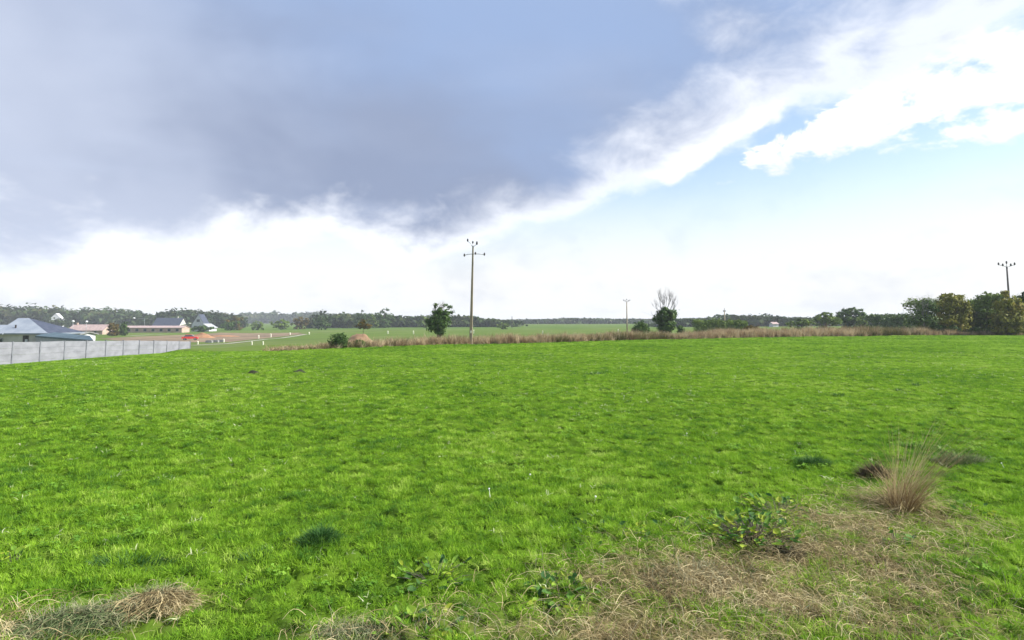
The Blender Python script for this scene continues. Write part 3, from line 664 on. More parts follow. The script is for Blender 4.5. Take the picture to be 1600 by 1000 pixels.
def hedge(label, pxa, pxb, Y, top, bot, n, size, lm, seed, dep=1.2):
    g = np.random.default_rng(seed); c = atg((pxa + pxb) / 2, Y); t = thing('hedge', c, label, 'hedge'); m = pxs(Y); w = (pxb - pxa) * m
    zt = at(800, top, Y)[2] - c[2]; p = np.stack([g.uniform(-w / 2, w / 2, n), g.uniform(-dep, dep, n), g.random(n) ** .6 * zt], -1)
    s = g.integers(0, 3, n); p[s == 0, 2] = zt + g.normal(0, .06 * zt, (s == 0).sum()); p[s == 1, 1] = -dep + g.normal(0, .1, (s == 1).sum())
    p[:, 2] += .10 * zt * vnoise(p[:, 0] / (1.5 * m * 6), p[:, 1], seed) * (p[:, 2] > .5 * zt)
    nr = np.where((s == 0)[:, None], [[0, 0, 1.]], [[0, -1., .3]]) + g.normal(0, .5, (n, 3)); V, Q = cards(p, nr, size, g)
    link('foliage', mesh_np('foliage', V, Q), lm, t)
    for i in range(9):
        q = -w / 2 + w * (i + .5) / 9; MB().tube([(q, 0, -.2), (q + .1, 0, zt * .6)], [.06, .03], 5).build('stem', M_BARK, t)
hedge('clipped green hedge between the leafless tree and brown shrub', 1082, 1163, 125, 503, 520, 4500, .28, M_LEAFM, 71)
hedge('low dark hedge between the oak and the right-hand trees', 1355, 1428, 135, 494.5, 508, 3800, .3, M_LEAFD, 72, 1.5)
hedge('tall dense hedge filling the gaps behind the right-hand trees', 1418, 1660, 87.5, 473, 526, 11000, .24, M_LEAFM, 77, 1.6)
tree_at('oak_tree', 'broad flat-topped oak standing clear of its neighbours on the right', 'tree', 1326, 155, [(0, 488, 14, 6), (-10, 494, 13, 8), (11, 492, 12, 7), (0, 500, 20, 9), (18, 488, 6, 5), (0, 484, 9, 4)], 4200, .34, M_LEAFD, 73, trunk_r=.3)
tree_at('round_tree', 'low rounded dark tree left of the flat-topped oak', 'tree', 1288, 150, [(0, 496, 14, 6), (-10, 501, 10, 6), (10, 501, 12, 7), (2, 491, 8, 4)], 3000, .32, M_LEAFM, 74, trunk_r=.25)
tree_at('round_tree', 'small rounded tree close right of the flat-topped oak', 'tree', 1350, 150, [(0, 499, 12, 6), (6, 495, 7, 4), (-6, 504, 10, 5)], 2000, .3, M_LEAFM, 75, trunk_r=.2)
tree_at('round_tree', 'low yellowish green tree left of the dark rounded tree', 'tree', 1250, 155, [(0, 503, 15, 5), (-14, 506, 10, 4), (12, 506, 10, 4)], 2000, .32, M_LEAFM, 76, trunk_r=.2)
tree_at('sparse_tree', 'thin airy half-leafless tree at left end of the right-hand trees', 'tree', 1441, 83, [(-14, 487, 7, 5), (-4, 479, 8, 6), (8, 475, 8, 6), (14, 482, 9, 8), (-8, 501, 12, 8), (8, 503, 14, 10)], 1500, .17, M_LEAFD, 81, trunk_r=.12, bm_=M_TWIG,
        clump=10, cr=.5, shell=.15, bare=[((-6, 500), (-.7, 0, 1), 17, .05, 3), ((0, 500), (-.1, 0, 1), 20, .06, 4), ((6, 500), (.4, .2, 1), 20, .05, 3), ((-10, 503), (-1, 0, .7), 17, .04, 3), ((2, 498), (.15, .1, 1), 21, .04, 4)])
tree_at('autumn_tree', 'olive tree with russet crown top in the right-hand row', 'tree', 1486, 84, [(0, 474, 17, 13), (-14, 482, 12, 11), (12, 484, 14, 14), (-4, 464, 12, 7), (10, 467, 10, 7), (-10, 498, 16, 12), (12, 502, 16, 12), (0, 511, 20, 9)], 8200, .2, M_OLIVE, 82, trunk_r=.18, clump=30)
tree_at('round_tree', 'dark green tree with pointed leader left of the far right pole', 'tree', 1541, 84, [(0, 470, 14, 10), (-10, 480, 14, 12), (2, 458, 5, 7), (14, 466, 12, 9), (-2, 492, 20, 14), (14, 490, 16, 12), (0, 510, 22, 10)], 8000, .2, M_LEAFM, 83, trunk_r=.18, clump=30)
tree_at('round_tree', 'yellow-green tree in front of the far right pole', 'tree', 1574, 80.5, [(0, 468, 12, 10), (-8, 478, 12, 10), (10, 484, 14, 12), (0, 500, 20, 14), (0, 514, 20, 8), (-2, 460, 7, 5)], 7000, .2, M_OLIVE, 84, trunk_r=.18, clump=30)
tree_at('round_tree', 'tall dark tree at the right edge of the picture', 'tree', 1608, 86, [(0, 466, 14, 12), (-8, 482, 13, 12), (10, 484, 16, 14), (0, 502, 20, 14), (-4, 457, 7, 6)], 6500, .2, M_LEAFD, 85, trunk_r=.2, clump=30)
tree_at('round_tree', 'dark hedgerow tree beyond the right edge of the picture', 'tree', 1660, 88, [(0, 470, 20, 14), (-10, 486, 18, 14), (14, 490, 20, 14), (0, 506, 26, 12)], 5000, .22, M_LEAFM, 86, trunk_r=.2)
for px, w, lab, sd in ((1452, 16, 'low dark thicket under the thin airy tree', 91), (1478, 17, 'low dark thicket under the russet-topped tree', 92), (1512, 18, 'low dark thicket under the tree with pointed leader', 93),
                       (1548, 18, 'low dark thicket left of the yellow-green tree', 94), (1590, 18, 'low dark thicket at the right edge of the field', 95)):
    tree_at('thicket', lab, 'shrub', px, 84, [(0, 514, w, 9), (-w * .6, 518, w * .6, 7), (w * .6, 517, w * .6, 8)], 2600, .17, M_LEAFD, sd, trunk_r=.05, shell=.25)

# far woods: each mass one object, every tree in it a crown of its own
def wood(name, label, prof, Y, rows, step, wid, n, size, lm, seed, rowgap=14, jit=.08, cat='wood'):
    g = np.random.default_rng(seed); px0, px1 = prof[0][0], prof[-1][0]; Vs, Qs, off = [], [], 0
    var = [crown_pts([(0, 0, .60, .5, .38), (.25, .1, .45, .4, .36), (-.25, -.1, .5, .4, .36), (.05, 0, .22, .6, .24)], n, g, 16, .34, .3, .03) for _ in range(5)]
    for r_ in range(rows):
        yy = Y + r_ * rowgap
        for px in np.arange(px0, px1, step):
            p = px + g.normal(0, step * .4); top = np.interp(p, [q[0] for q in prof], [q[1] for q in prof]) + (r_ == 0) * 3 * (step > 8)
            yk = yy + g.normal(0, rowgap * .35); x, _, zt = at(p, top, yk); z0 = float(h(x, yk)); H = (zt - z0) * (1 + g.normal(0, jit) - .04); Wd = wid * g.uniform(.8, 1.3)
            c, nr = var[g.integers(0, 5)]; a = g.random() * 6.283
            q = np.stack([(c[:, 0] * math.cos(a) - c[:, 1] * math.sin(a)) * Wd + x, (c[:, 0] * math.sin(a) + c[:, 1] * math.cos(a)) * Wd + yk, c[:, 2] * H + z0], -1)
            V, Q = cards(q, nr, size, g); Vs.append(V); Qs.append(Q + off); off += len(V)
    tag(link(name, mesh_np(name, np.vstack(Vs), np.vstack(Qs)), lm), label, cat, kind='stuff')
wood('distant_wood', 'long dark wood on the skyline at far left', [(-130, 479), (0, 478), (60, 478.5), (110, 481), (170, 482), (205, 484), (228, 489), (245, 497)], 470, 3, 8, 13, 260, 2.3, M_WOOD, 501, 16)
wood('distant_wood', 'green round-topped copse behind the white gabled house', [(240, 499), (252, 490), (268, 484), (290, 485), (310, 486), (330, 488), (345, 491), (372, 494)], 440, 3, 8, 12, 260, 2.2, M_WOOD, 502, 14)
wood('distant_wood', 'hazy blue wooded ridge on the skyline left of centre', [(345, 492), (375, 490), (420, 488.5), (500, 489), (540, 491), (600, 494)], 950, 2, 7, 22, 190, 4.2, M_WOOD, 503, 40, .05)
wood('distant_wood', 'belt of dark trees beyond the meadow left of the tall pole', [(500, 492), (540, 492), (580, 492), (620, 493.5), (660, 495), (700, 495.5), (735, 496), (770, 499), (800, 501.5)], 360, 3, 7, 10, 230, 1.7, M_WOOD, 504, 14, .1)
wood('distant_wood', 'thin distant wood on the horizon right of the tall pole', [(760, 502), (800, 501), (850, 500), (900, 498.5), (950, 499), (1000, 500), (1060, 499), (1120, 497)], 620, 3, 6, 14, 170, 2.8, M_WOOD, 505, 25, .07)
wood('distant_wood', 'mixed trees on the horizon behind the clipped hedge', [(1040, 500), (1090, 498), (1135, 493), (1180, 493), (1220, 496), (1280, 497), (1340, 496), (1420, 496), (1500, 495), (1600, 493), (1700, 492)], 330, 3, 7, 10, 220, 1.7, M_WOOD, 506, 16, .1)
# single trees and bushes in front of the far woods
for nm, lab, px, Y, bl, n, lm in (
    ('round_tree', 'tall round-headed tree breaking the skyline left of the ivy-clad tree', 601, 335, [(0, 487, 9, 6), (-5, 494, 9, 7), (7, 496, 9, 7), (0, 503, 13, 8)], 1500, M_LEAFD),
    ('round_tree', 'tree with narrow double top beyond the orange soil heap', 565, 335, [(0, 486, 4, 4), (-4, 493, 8, 5), (6, 495, 8, 6), (0, 502, 12, 8)], 1300, M_LEAFD),
    ('round_tree', 'broad tree behind the meadow right of the soil heap', 585, 345, [(0, 497, 10, 6), (0, 504, 12, 6)], 900, M_LEAFM),
    ('round_tree', 'small ragged tree just left of the ivy-clad tree', 663, 330, [(0, 498, 7, 5), (-4, 504, 8, 5), (5, 493, 3, 3)], 800, M_LEAFM),
    ('dark_tree', 'dark spreading tree at left end of the dark belt', 504, 300, [(0, 500, 9, 4), (-4, 505, 9, 5), (6, 506, 8, 5), (-1, 495, 3, 4)], 1200, M_LEAFD),
    ('round_tree', 'dark green bush beside the white gabled house', 362, 320, [(0, 506, 12, 5), (-8, 508, 8, 4), (10, 507, 8, 5)], 1100, M_LEAFD),
    ('round_tree', 'round green bush standing alone at the meadow edge', 404, 330, [(0, 507, 9, 5), (4, 509, 8, 4)], 800, M_LEAFM),
    ('round_tree', 'russet bush rising behind the dark bush by the white house', 372, 335, [(0, 500, 10, 5), (-14, 503, 8, 5)], 900, M_AUTUMN),
    ('round_tree', 'wide brown-green bush in the middle of the left meadow hedge', 440, 330, [(0, 504, 12, 6), (-10, 508, 8, 4), (10, 507, 9, 5)], 1100, M_LEAFM),
    ('round_tree', 'russet topped bush near the dark spreading tree', 470, 335, [(0, 502, 12, 6), (-8, 507, 9, 4), (8, 506, 8, 5)], 1100, M_AUTUMN),
    ('round_tree', 'yellow and green rounded shrub in front of the pinkish long building', 182, 215, [(0, 509, 8, 5), (-6, 512, 6, 5), (5, 512, 6, 4)], 1000, M_AUTUMN),
    ('round_tree', 'dark round shrub right of the yellow shrub', 197, 218, [(0, 509, 6, 6), (0, 513, 6, 4)], 900, M_LEAFD),
    ('round_tree', 'low grey-green bush on the meadow near the thin dark post', 786, 270, [(0, 509, 8, 3), (-7, 510, 6, 2.4)], 600, M_LEAFM),
    ('round_tree', 'dark bush below the white gabled house', 318, 285, [(0, 512, 8, 4), (-10, 514, 7, 3), (12, 513, 7, 3)], 900, M_LEAFD)):
    tree_at(nm, lab, 'tree' if 'tree' in lab.split(' ')[0:6] else 'bush', px, Y, bl, n, .62 if Y > 250 else .45, lm, 600 + px, trunk_r=.25, clump=18, shell=.3)

# ------------------------------------------------------------------ concrete wall
def concrete_wall():
    n0, n1 = -4, 10; Y0, X0 = 30.2, -24.55; s = 1.99; ax, ay = -.085, 1.0
    t = thing('concrete_wall', (X0, Y0, float(h(X0, Y0))), 'pale grey concrete panel wall along the left side of the field', 'wall')
    zb = t.location.z
    def top(n): 
        y = Y0 + n * s; return np.interp(y, [20, 30, 36, 42, 48, 52], [1.22, .98, .84, .66, .41, .25]) - zb
    rr = random.Random(4)
    for n in range(n0, n1 + 1):
        x, y = n * s * ax, n * s * ay; gz = float(h(X0 + x, Y0 + y, False)) - zb
        MB().box(x - .06, x + .03, y - .035, y + .035, gz - .6, top(n) + .02).build('post', M_POSTC, t)
        if n < n1:
            x2, y2 = (n + 1) * s * ax, (n + 1) * s * ay
            zt0, zt1 = top(n) + rr.uniform(-.02, .012), top(n + 1) + rr.uniform(-.02, .012); H = .31
            for k in range(5):
                a0, a1 = zt0 - k * H - .006, zt1 - k * H - .006; o_ = rr.uniform(-.006, .008); hh = H - .007
                xa, xb = x + o_, x2 + o_; ya, yb = y + .035, y2 - .035
                v = [(xa, ya, a0 - hh), (xb, yb, a1 - hh), (xb, yb, a1), (xa, ya, a0), (xa - .05, ya, a0 - hh), (xb - .05, yb, a1 - hh), (xb - .05, yb, a1), (xa - .05, ya, a0)]
                MB().poly(v, [(0, 3, 2, 1), (4, 5, 6, 7), (0, 1, 5, 4), (1, 2, 6, 5), (2, 3, 7, 6), (3, 0, 4, 7)]).build('panel', M_CONC, t)
concrete_wall()

# ------------------------------------------------------------------ utility poles
def insulator(mb, c, s=1.0, flip=1):
    mb.lathe(c, [(.015 * s, -.05 * s * flip), (.05 * s, 0), (.062 * s, .05 * s), (.04 * s, .07 * s), (.058 * s, .11 * s), (.03 * s, .15 * s), (.01 * s, .16 * s)], 8)
def big_pole():
    b = atg(736, 51.6); b = (b[0], 51.6, float(h(b[0], 51.6))); t = thing('utility_pole', b, 'tall tapered concrete utility pole with crossarm at field edge', 'pole')
    H = at(739, 385, 51.6)[2] - b[2]; t.rotation_euler = (0, R(1.0), 0)
    v = []; 
    for z, w in ((-.5, .14), (H * .5, .10), (H, .062)):
        c = w * .22
        v += [(-w + c, -w * .8, z), (w - c, -w * .8, z), (w, -w * .8 + c, z), (w, w * .8 - c, z), (w - c, w * .8, z), (-w + c, w * .8, z), (-w, w * .8 - c, z), (-w, -w * .8 + c, z)]
    f = [(i * 8 + j, i * 8 + (j + 1) % 8, (i + 1) * 8 + (j + 1) % 8, (i + 1) * 8 + j) for i in range(2) for j in range(8)] + [tuple(range(16, 24))]
    MB().poly(v, f).build('shaft', M_POLE, t)
    zc = H - .68
    m = MB().tube([(-.70, -.1, zc - .12), (-.45, -.12, zc - .02), (0, -.13, zc + .02), (.5, -.12, zc + .03), (.98, -.1, zc - .02)], [.022, .026, .03, .026, .022], 6); m.build('crossarm', M_STEEL, t, True)
    m = MB().tube([(0, -.05, H - .1), (-.2, -.05, H + .22), (-.45, -.05, H + .45)], [.025, .022, .02], 6).tube([(0, -.05, H - .05), (.18, -.05, H + .08), (.32, -.05, H + .2)], [.025, .022, .02], 6).tube([(0, 0, H - .02), (-.03, .1, H + .3)], [.02, .018], 6)
    m.build('top_bracket', M_STEEL, t, True)
    for c, s_ in (((-.71, -.1, zc - .16), 1.3), ((.23, -.14, zc + .01), 1.2), ((.99, -.1, zc - .05), 1.3), ((-.46, -.05, H + .45), 1.3), ((-.03, .1, H + .3), 1.2), ((.33, -.05, H + .2), 1.5)):
        q = MB(); insulator(q, c, s_); q.build('insulator', M_INSUL, t, True)
    MB().box(-.05, .06, -.15, -.118, .95, 1.15).build('number_plate', M_STAKE, t)
big_pole()
def small_pole(px, Y, ytop, label, arm=.8, mt=M_POLED, r=.11, fork=True):
    b = atg(px, Y); t = thing('utility_pole', b, label, 'pole'); H = at(px, ytop, Y)[2] - b[2]
    MB().tube([(0, 0, -.4), (0, 0, H * .5), (0, 0, H)], [r * 1.25, r, r * .75], 8).build('shaft', mt, t, True)
    if arm:
        zc = H + (.2 if fork else -.2)
        MB().tube([(-arm, 0, zc), (0, -.1, zc - .3 if fork else zc), (arm, 0, zc)], [.03, .035, .03], 6).build('crossarm', M_STEEL, t, True)
        for xx in (-arm, -arm * .5, arm * .5, arm):
            q = MB(); insulator(q, (xx, -.05 * (1 - abs(xx) / arm), zc - (.15 if abs(xx) < arm and fork else 0) + .03), 1.9); q.build('insulator', M_INSUL, t, True)
        q = MB(); q.tube([(0, 0, H - .1), (0, 0, H + .4)], [.03, .03], 6); q.build('top_pin', M_STEEL, t); q = MB(); insulator(q, (0, 0, H + .42), 1.9); q.build('insulator', M_INSUL, t, True)
    return t
small_pole(979, 165, 471, 'distant grey utility pole left of the leafless tree', .85, M_POLE, .16)
small_pole(1131, 175, 485.5, 'short plain pole standing behind the clipped hedge', .28, M_POLE, .17, False)
small_pole(1576, 83, 416, 'dark pole with wide insulator arms rising from right-hand trees', 1.1, M_POLED, .13)
small_pole(800, 330, 494, 'thin dark post alone on the horizon near centre', 0, M_POLED, .22)

# ------------------------------------------------------------------ buildings at left
def gable_house(name, label, px, Y, w, dep, he, hr, wall_m, roof_m, rz=0, ridge='x', zoff=0., wins=(), chim=None, group=None, cat='house', top=None):
    b = atg(px, Y)
    if top: zoff = at(px, top, Y)[2] - hr - b[2]
    t = thing(name, (b[0], b[1], b[2] + zoff), label, cat, group, rz); x, d = w / 2, dep / 2
    if ridge == 'x':
        v = [(-x, -d, -.5), (x, -d, -.5), (x, d, -.5), (-x, d, -.5), (-x, -d, he), (x, -d, he), (x, d, he), (-x, d, he), (-x, 0, hr - .05), (x, 0, hr - .05)]
        f = [(0, 1, 5, 4), (2, 3, 7, 6), (1, 2, 6, 9, 5), (3, 0, 4, 8, 7)]
        o = .3; k = (hr - he) / d
        rv = [(-x - o, -d - o, he - o * k), (x + o, -d - o, he - o * k), (x + o, 0, hr), (-x - o, 0, hr), (x + o, d + o, he - o * k), (-x - o, d + o, he - o * k)]
    else:
        v = [(-x, -d, -.5), (x, -d, -.5), (x, d, -.5), (-x, d, -.5), (-x, -d, he), (x, -d, he), (x, d, he), (-x, d, he), (0, -d, hr - .05), (0, d, hr - .05)]
        f = [(0, 1, 5, 8, 4), (2, 3, 7, 9, 6), (1, 2, 6, 5), (3, 0, 4, 7)]
        o = .3; k = (hr - he) / x
        rv = [(-x - o, -d - .15, he - o * k), (-x - o, d + .15, he - o * k), (0, d + .15, hr), (0, -d - .15, hr), (x + o, d + .15, he - o * k), (x + o, -d - .15, he - o * k)]
    MB().poly(v, f).build('wall', wall_m, t)
    top = [(q[0], q[1], q[2] + .14) for q in rv]
    rf = MB().poly(rv + top, [(3, 2, 1, 0), (2, 3, 5, 4), (6, 7, 8, 9), (9, 8, 10, 11), (0, 1, 7, 6), (4, 5, 11, 10), (1, 2, 8, 7), (2, 4, 10, 8), (3, 0, 6, 9), (5, 3, 9, 11)]).build('roof', roof_m, t)
    if chim: MB().box(chim - .3, chim + .3, -.3, .3, hr - .5, hr + .8).build('chimney', wall_m, rf)
    for (wx, wz, ww, wh) in wins:
        q = MB().box(wx - ww / 2 - .08, wx + ww / 2 + .08, -d - .05, -d + .02, wz - .08, wz + wh + .08).build('window', M_TRIM, t)
        MB().box(wx - ww / 2, wx + ww / 2, -d - .07, -d - .045, wz, wz + wh).build('pane', M_GLASS, q)
    return t
def bungalow():
    Y = 75; b = at(40, 520.5, Y); g = -2.0; t = thing('bungalow', (b[0], Y, g), 'low bungalow with pale grey hipped roof behind the concrete wall', 'house')
    X = lambda px, yy=Y: (px - 800) / F * yy - b[0]
    Z = lambda py, yy: at(800, py, yy)[2] - g
    xe0, xe1 = X(-1), X(81); ze = Z(520.5, Y); zr = Z(497, Y + 3); d = 6.0
    # main hipped roof
    v = [(xe0, -.2, ze), (xe1, -.2, ze), (xe1, d + .2, ze), (xe0, d + .2, ze), (X(31, Y + 3), 3, zr), (X(48, Y + 3), 3, zr)]
    MB().poly([v[1], v[2], v[5]] + [(p[0] - .3, p[1], p[2] - .12) for p in (v[1], v[2], v[5])], [(0, 1, 2), (5, 4, 3), (0, 3, 4, 1), (1, 4, 5, 2), (2, 5, 3, 0)]).build('shaded_hip_end', M_SLATE_SHADE, t)  # right face of the pale roof, its shade painted in with the slate colour
    r_ = MB().poly(v + [(p[0], p[1], p[2] - .16) for p in v[:4]], [(0, 1, 5, 4), (2, 3, 4, 5), (3, 0, 4), (0, 6, 7, 1), (1, 7, 8, 2), (2, 8, 9, 3), (3, 9, 6, 0), (6, 9, 8, 7)]).build('roof', M_ROOFG, t)
    MB().tube([(X(19), .9, ze + .3), (X(19), .9, ze + 1.0)], [.09, .09], 8).build('vent_pipe', M_DARKOP, r_)
    # lower wing going left
    xl = X(-150); zw = Z(507.5, Y + 2.2)
    v = [(xl, -.35, ze - .03), (X(12), -.35, ze - .03), (X(14), 2.2, zw), (xl, 2.2, zw), (X(12), 5, ze - .03), (xl, 5, ze - .03)]
    MB().poly(v + [(p[0], p[1], p[2] - .15) for p in v], [(0, 1, 2, 3), (3, 2, 4, 5), (0, 6, 7, 1), (5, 4, 10, 11), (1, 7, 8, 2), (2, 8, 10, 4), (0, 3, 9, 6), (3, 5, 11, 9)]).build('wing_roof', M_ROOFG, t)
    MB().box(xl + .3, xe1 - .35, .1, d - .1, -.6, ze - .17).build('wall', M_RENDER, t)
    dr = MB().box(X(40), X(48.5), .04, .12, 0, 2.15).build('door', M_DARKOP, t)
    MB().box(X(44), X(48), .0, .038, .3, 1.7).build('panel', M_WHITE, dr)
    w_ = MB().box(X(-6), X(9), .03, .12, .95, 1.85).build('window', M_TRIM, t); MB().box(X(-5), X(8), .0, .028, 1.03, 1.77).build('pane', M_GLASS, w_)
    # annex with teal roof running towards the wall
    C = [at(80, 518.5, 78), at(140, 524.5, 62), at(146, 531.5, 58), at(55, 524.5, 73)]
    C = [(p[0] - b[0], p[1] - Y, p[2] - g) for p in C]
    MB().poly(C + [(p[0], p[1], p[2] - .18) for p in C], [(3, 2, 1, 0), (0, 1, 5, 4), (1, 2, 6, 5), (2, 3, 7, 6), (3, 0, 4, 7), (4, 5, 6, 7)]).build('annex_roof', M_ROOFT, t)
    i = .25; cx = sum(p[0] for p in C) / 4; cy_ = sum(p[1] for p in C) / 4
    D = [(p[0] + (cx - p[0]) * .05, p[1] + (cy_ - p[1]) * .05, p[2] - .19) for p in C]
    MB().poly(D + [(p[0], p[1], -.6) for p in D], [(0, 1, 5, 4), (1, 2, 6, 5), (2, 3, 7, 6), (3, 0, 4, 7)]).build('annex_wall', M_TRIM, t)
bungalow()
gable_house('shed', 'white low shed with flat pale roof behind the teal annex', 118, 96, 5.2, 3, 1.75, 2.05, M_WHITE, M_BLOCK, R(-8), top=519.5, cat='shed')
gable_house('house', 'low house with pale pink tiled roof left of the yellow shrub', 146, 240, 13.5, 7, 1.6, 3.7, M_PINKW, M_ROOFP, 0, zoff=-.0, wins=((-4, .5, 1, 1), (0, .5, 1, 1), (4, .5, 1, 1)), chim=-5.6)
gable_house('house', 'small white-walled house with pale roof just right of the bungalow', 97, 170, 4.6, 5, 1.9, 3.1, M_WHITE, M_ROOFP, 0, zoff=.0)
gable_house('long_building', 'long low pinkish building below the slate roof', 247, 275, 26, 7, 2.1, 2.9, M_PINKW, M_ROOFP, R(2), wins=tuple((q, .6, 1.2, 1.0) for q in (-10, -6.5, -3, .5, 4, 7.5, 11)), cat='building')
gable_house('house', 'house with broad dark slate roof behind the long pinkish building', 268, 330, 14, 8, 2.6, 6.6, M_RENDER, M_SLATE_SHADE, 0, wins=((-4, .8, 1, 1.2), (3, .8, 1, 1.2)), chim=4)
def white_house():
    t = gable_house('house', 'white house with steep pointed gable and grey roof', 316, 300, 6.4, 5, 2.6, 7.6, M_WHITE, M_SLATE_SHADE, R(-2), 'y', top=491.5, wins=((-1.2, .8, 1.1, 1.3), (1.2, .8, 1.1, 1.3), (0, 4.0, 1.5, 1.2)))
    MB().poly([(-7.6, -4.3, 2.4), (-3.3, -4.3, 3.4), (-3.3, 3, 3.4), (-7.6, 3, 2.4), (-7.6, -4.3, 2.25), (-3.3, -4.3, 3.2), (-3.3, 3, 3.2), (-7.6, 3, 2.25)], [(0, 1, 2, 3), (4, 7, 6, 5), (0, 4, 5, 1), (1, 5, 6, 2), (2, 6, 7, 3), (3, 7, 4, 0)]).build('carport_roof', M_WHITE, t)
    for x_ in (-7.4, -5.4): MB().box(x_ - .12, x_ + .12, -4.1, -3.86, -.4, 2.3).build('carport_post', M_WHITE, t)
    MB().poly([(3.3, -4.3, 3.2), (6.8, -4.3, 1.2), (6.8, 3.5, 1.2), (3.3, 3.5, 3.2), (3.3, -4.3, 3.0), (6.8, -4.3, 1.0), (6.8, 3.5, 1.0), (3.3, 3.5, 3.0)], [(0, 1, 2, 3), (4, 7, 6, 5), (0, 4, 5, 1), (1, 5, 6, 2), (2, 6, 7, 3), (3, 7, 4, 0)]).build('side_roof', M_TRIM, t)
    MB().box(3.25, 6.3, -3.9, 3.2, -.5, 1.0).build('side_wall', M_WHITE, t)
white_house()
gable_house('house', 'lone white gable showing in front of the far left wood', 92, 440, 7, 7, 6.2, 10.2, M_WHITE, M_WHITE, R(20), 'y', wins=((0, 4.2, 1.2, 1.4),))
def lamp(px, Y, ytop, label, double=False):
    b = atg(px, Y); t = thing('street_lamp', b, label, 'street lamp'); H = at(px, ytop, Y)[2] - b[2]
    MB().tube([(0, 0, -.3), (0, 0, H)], [.09, .06], 8).build('post', M_TRIM, t, True)
    if double:
        MB().tube([(0, 0, H - .4), (0, 0, H - .1), (-5, 0, H)], [.06, .07, .06], 6).tube([(0, 0, H - .1), (3.2, 0, H - .4)], [.07, .05], 6).build('arm', M_STEEL, t, True)
        MB().lathe((-5, 0, H), [(.2, -.2), (.6, 0), (.5, .35), (.1, .5)], 10).build('lamp_head', M_WHITE, t, True)
    else: MB().lathe((0, 0, H), [(.1, -.1), (.42, .1), (.5, .35), (.3, .65), (.05, .75)], 10).build('lamp_head', M_WHITE, t, True)
lamp(117, 225, 503.5, 'white globe street lamp left of the pink-roofed house')
lamp(138, 235, 504, 'small globe street lamp above the pink-roofed house')
lamp(228, 290, 497.5, 'street lamp with long side arms against the wood', True)
# trees hiding the foot of the white gable
for px, lab in ((84, 'dark tree at left foot of the lone white gable'), (99, 'dark tree at right foot of the lone white gable')):
    tree_at('round_tree', lab, 'tree', px, 430, [(0, 502, 11, 6), (-6, 506, 9, 5), (6, 505, 9, 5)], 900, .8, M_WOOD, 650 + px, trunk_r=.25, clump=18)
# building site
def heap(name, px, Y, w, hgt, dep, matl, seed, label, cat='soil heap', zoff=0, n=22, rough=.16):
    b = atg(px, Y); t_ = (b[0], b[1], b[2] + zoff)
    u = np.linspace(-1, 1, n); A, B = np.meshgrid(u, u); r2 = np.sqrt(A ** 2 + B ** 2)
    z = hgt * np.maximum(0, 1 - r2) ** 1.05 * (1 + rough * 2.2 * vnoise(A * 2.4 + seed, B * 2.4, seed)) + hgt * rough * .4 * vnoise(A * 7, B * 7, seed + 1) * (r2 < 1) - (r2 > .97) * .3 - .05
    V = np.stack([A * w / 2, B * dep / 2, z], -1).reshape(-1, 3); i = np.arange(n * n).reshape(n, n)
    Q = np.stack([i[:-1, :-1], i[:-1, 1:], i[1:, 1:], i[1:, :-1]], -1).reshape(-1, 4); me = mesh_np(name, V, Q)
    me.polygons.foreach_set('use_smooth', [True] * len(me.polygons))
    return tag(link(name, me, matl, loc=t_), label, cat)
heap('soil_heap', 562, 104, 6.0, 2.9, 5, M_SOILP, 3, 'orange-brown heap of soil behind the two dark shrubs', zoff=-.1)
heap('soil_heap', 318, 190, 9, 1.6, 6, M_SOILO, 4, 'low orange soil heap on building site behind red car')
heap('soil_heap', 352, 205, 14, .8, 5, M_SOILO, 6, 'long flat brown soil bank right of the orange heap')
def car():
    b = ground(297, 531.5); t = thing('car', b, 'bright red car parked on the bare earth of the building site', 'car', rz=R(20))
    prof = [(-2.0, .45), (-2.05, .8), (-1.75, .95), (-.95, 1.0), (.75, 1.02), (1.75, .92), (2.05, .7), (2.05, .42)]
    w = .86; v = [(x, -w, z) for x, z in prof] + [(x, w, z) for x, z in prof]; n = len(prof)
    MB().poly(v, [tuple(range(n)), tuple(range(2 * n - 1, n - 1, -1))] + [(i, i + n, (i + 1) % n + n, (i + 1) % n) for i in range(n)]).build('body', M_RED, t)
    cb = [(-1.5, .96), (-1.1, 1.48), (.35, 1.52), (1.1, 1.0)]; v = [(x, -w * (.97 if z < 1.2 else .78), z) for x, z in cb] + [(x, w * (.97 if z < 1.2 else .78), z) for x, z in cb]
    MB().poly(v, [(0, 1, 2, 3), (7, 6, 5, 4), (0, 4, 5, 1), (2, 6, 7, 3)]).build('cabin_glass', M_GLASS, t)
    MB().box(-1.12, .38, -w * .8, w * .8, 1.485, 1.56).build('roof', M_RED, t)
    for sx in (-1.25, 1.3):
        for sy in (-.8, .8):
            q = MB().tube([(sx, sy - .1, .33), (sx, sy + .1, .33)], [.33, .33], 12).build('wheel', M_TYRE, t, True)
            MB().tube([(sx, sy - .115, .33), (sx, sy + .115, .33)], [.18, .18], 8).build('rim', M_STEEL, q)
    for sy in (-.6, .6): MB().box(-2.1, -2.03, sy - .16, sy + .16, .66, .8).build('headlight', M_WHITE, t)
car()
def block_row():
    for i, (px, py, w) in enumerate(((327, 535.5, 1.5), (336, 535, 1.7), (345, 534.5, 1.5))):
        b = ground(px, py); t = thing('concrete_block', (b[0], b[1], b[2]), ('leftmost', 'middle', 'rightmost')[i] + ' of three grey concrete blocks right of the red car', 'block', 'grey blocks on the building site', R(5))
        MB().box(-w / 2, w / 2, -.5, .5, -.1, .5).build('block', M_BLOCK, t)
        MB().box(-w / 2 + .15, w / 2 - .15, -.35, .35, .502, .6).build('cap', M_BLOCK, t)
block_row()
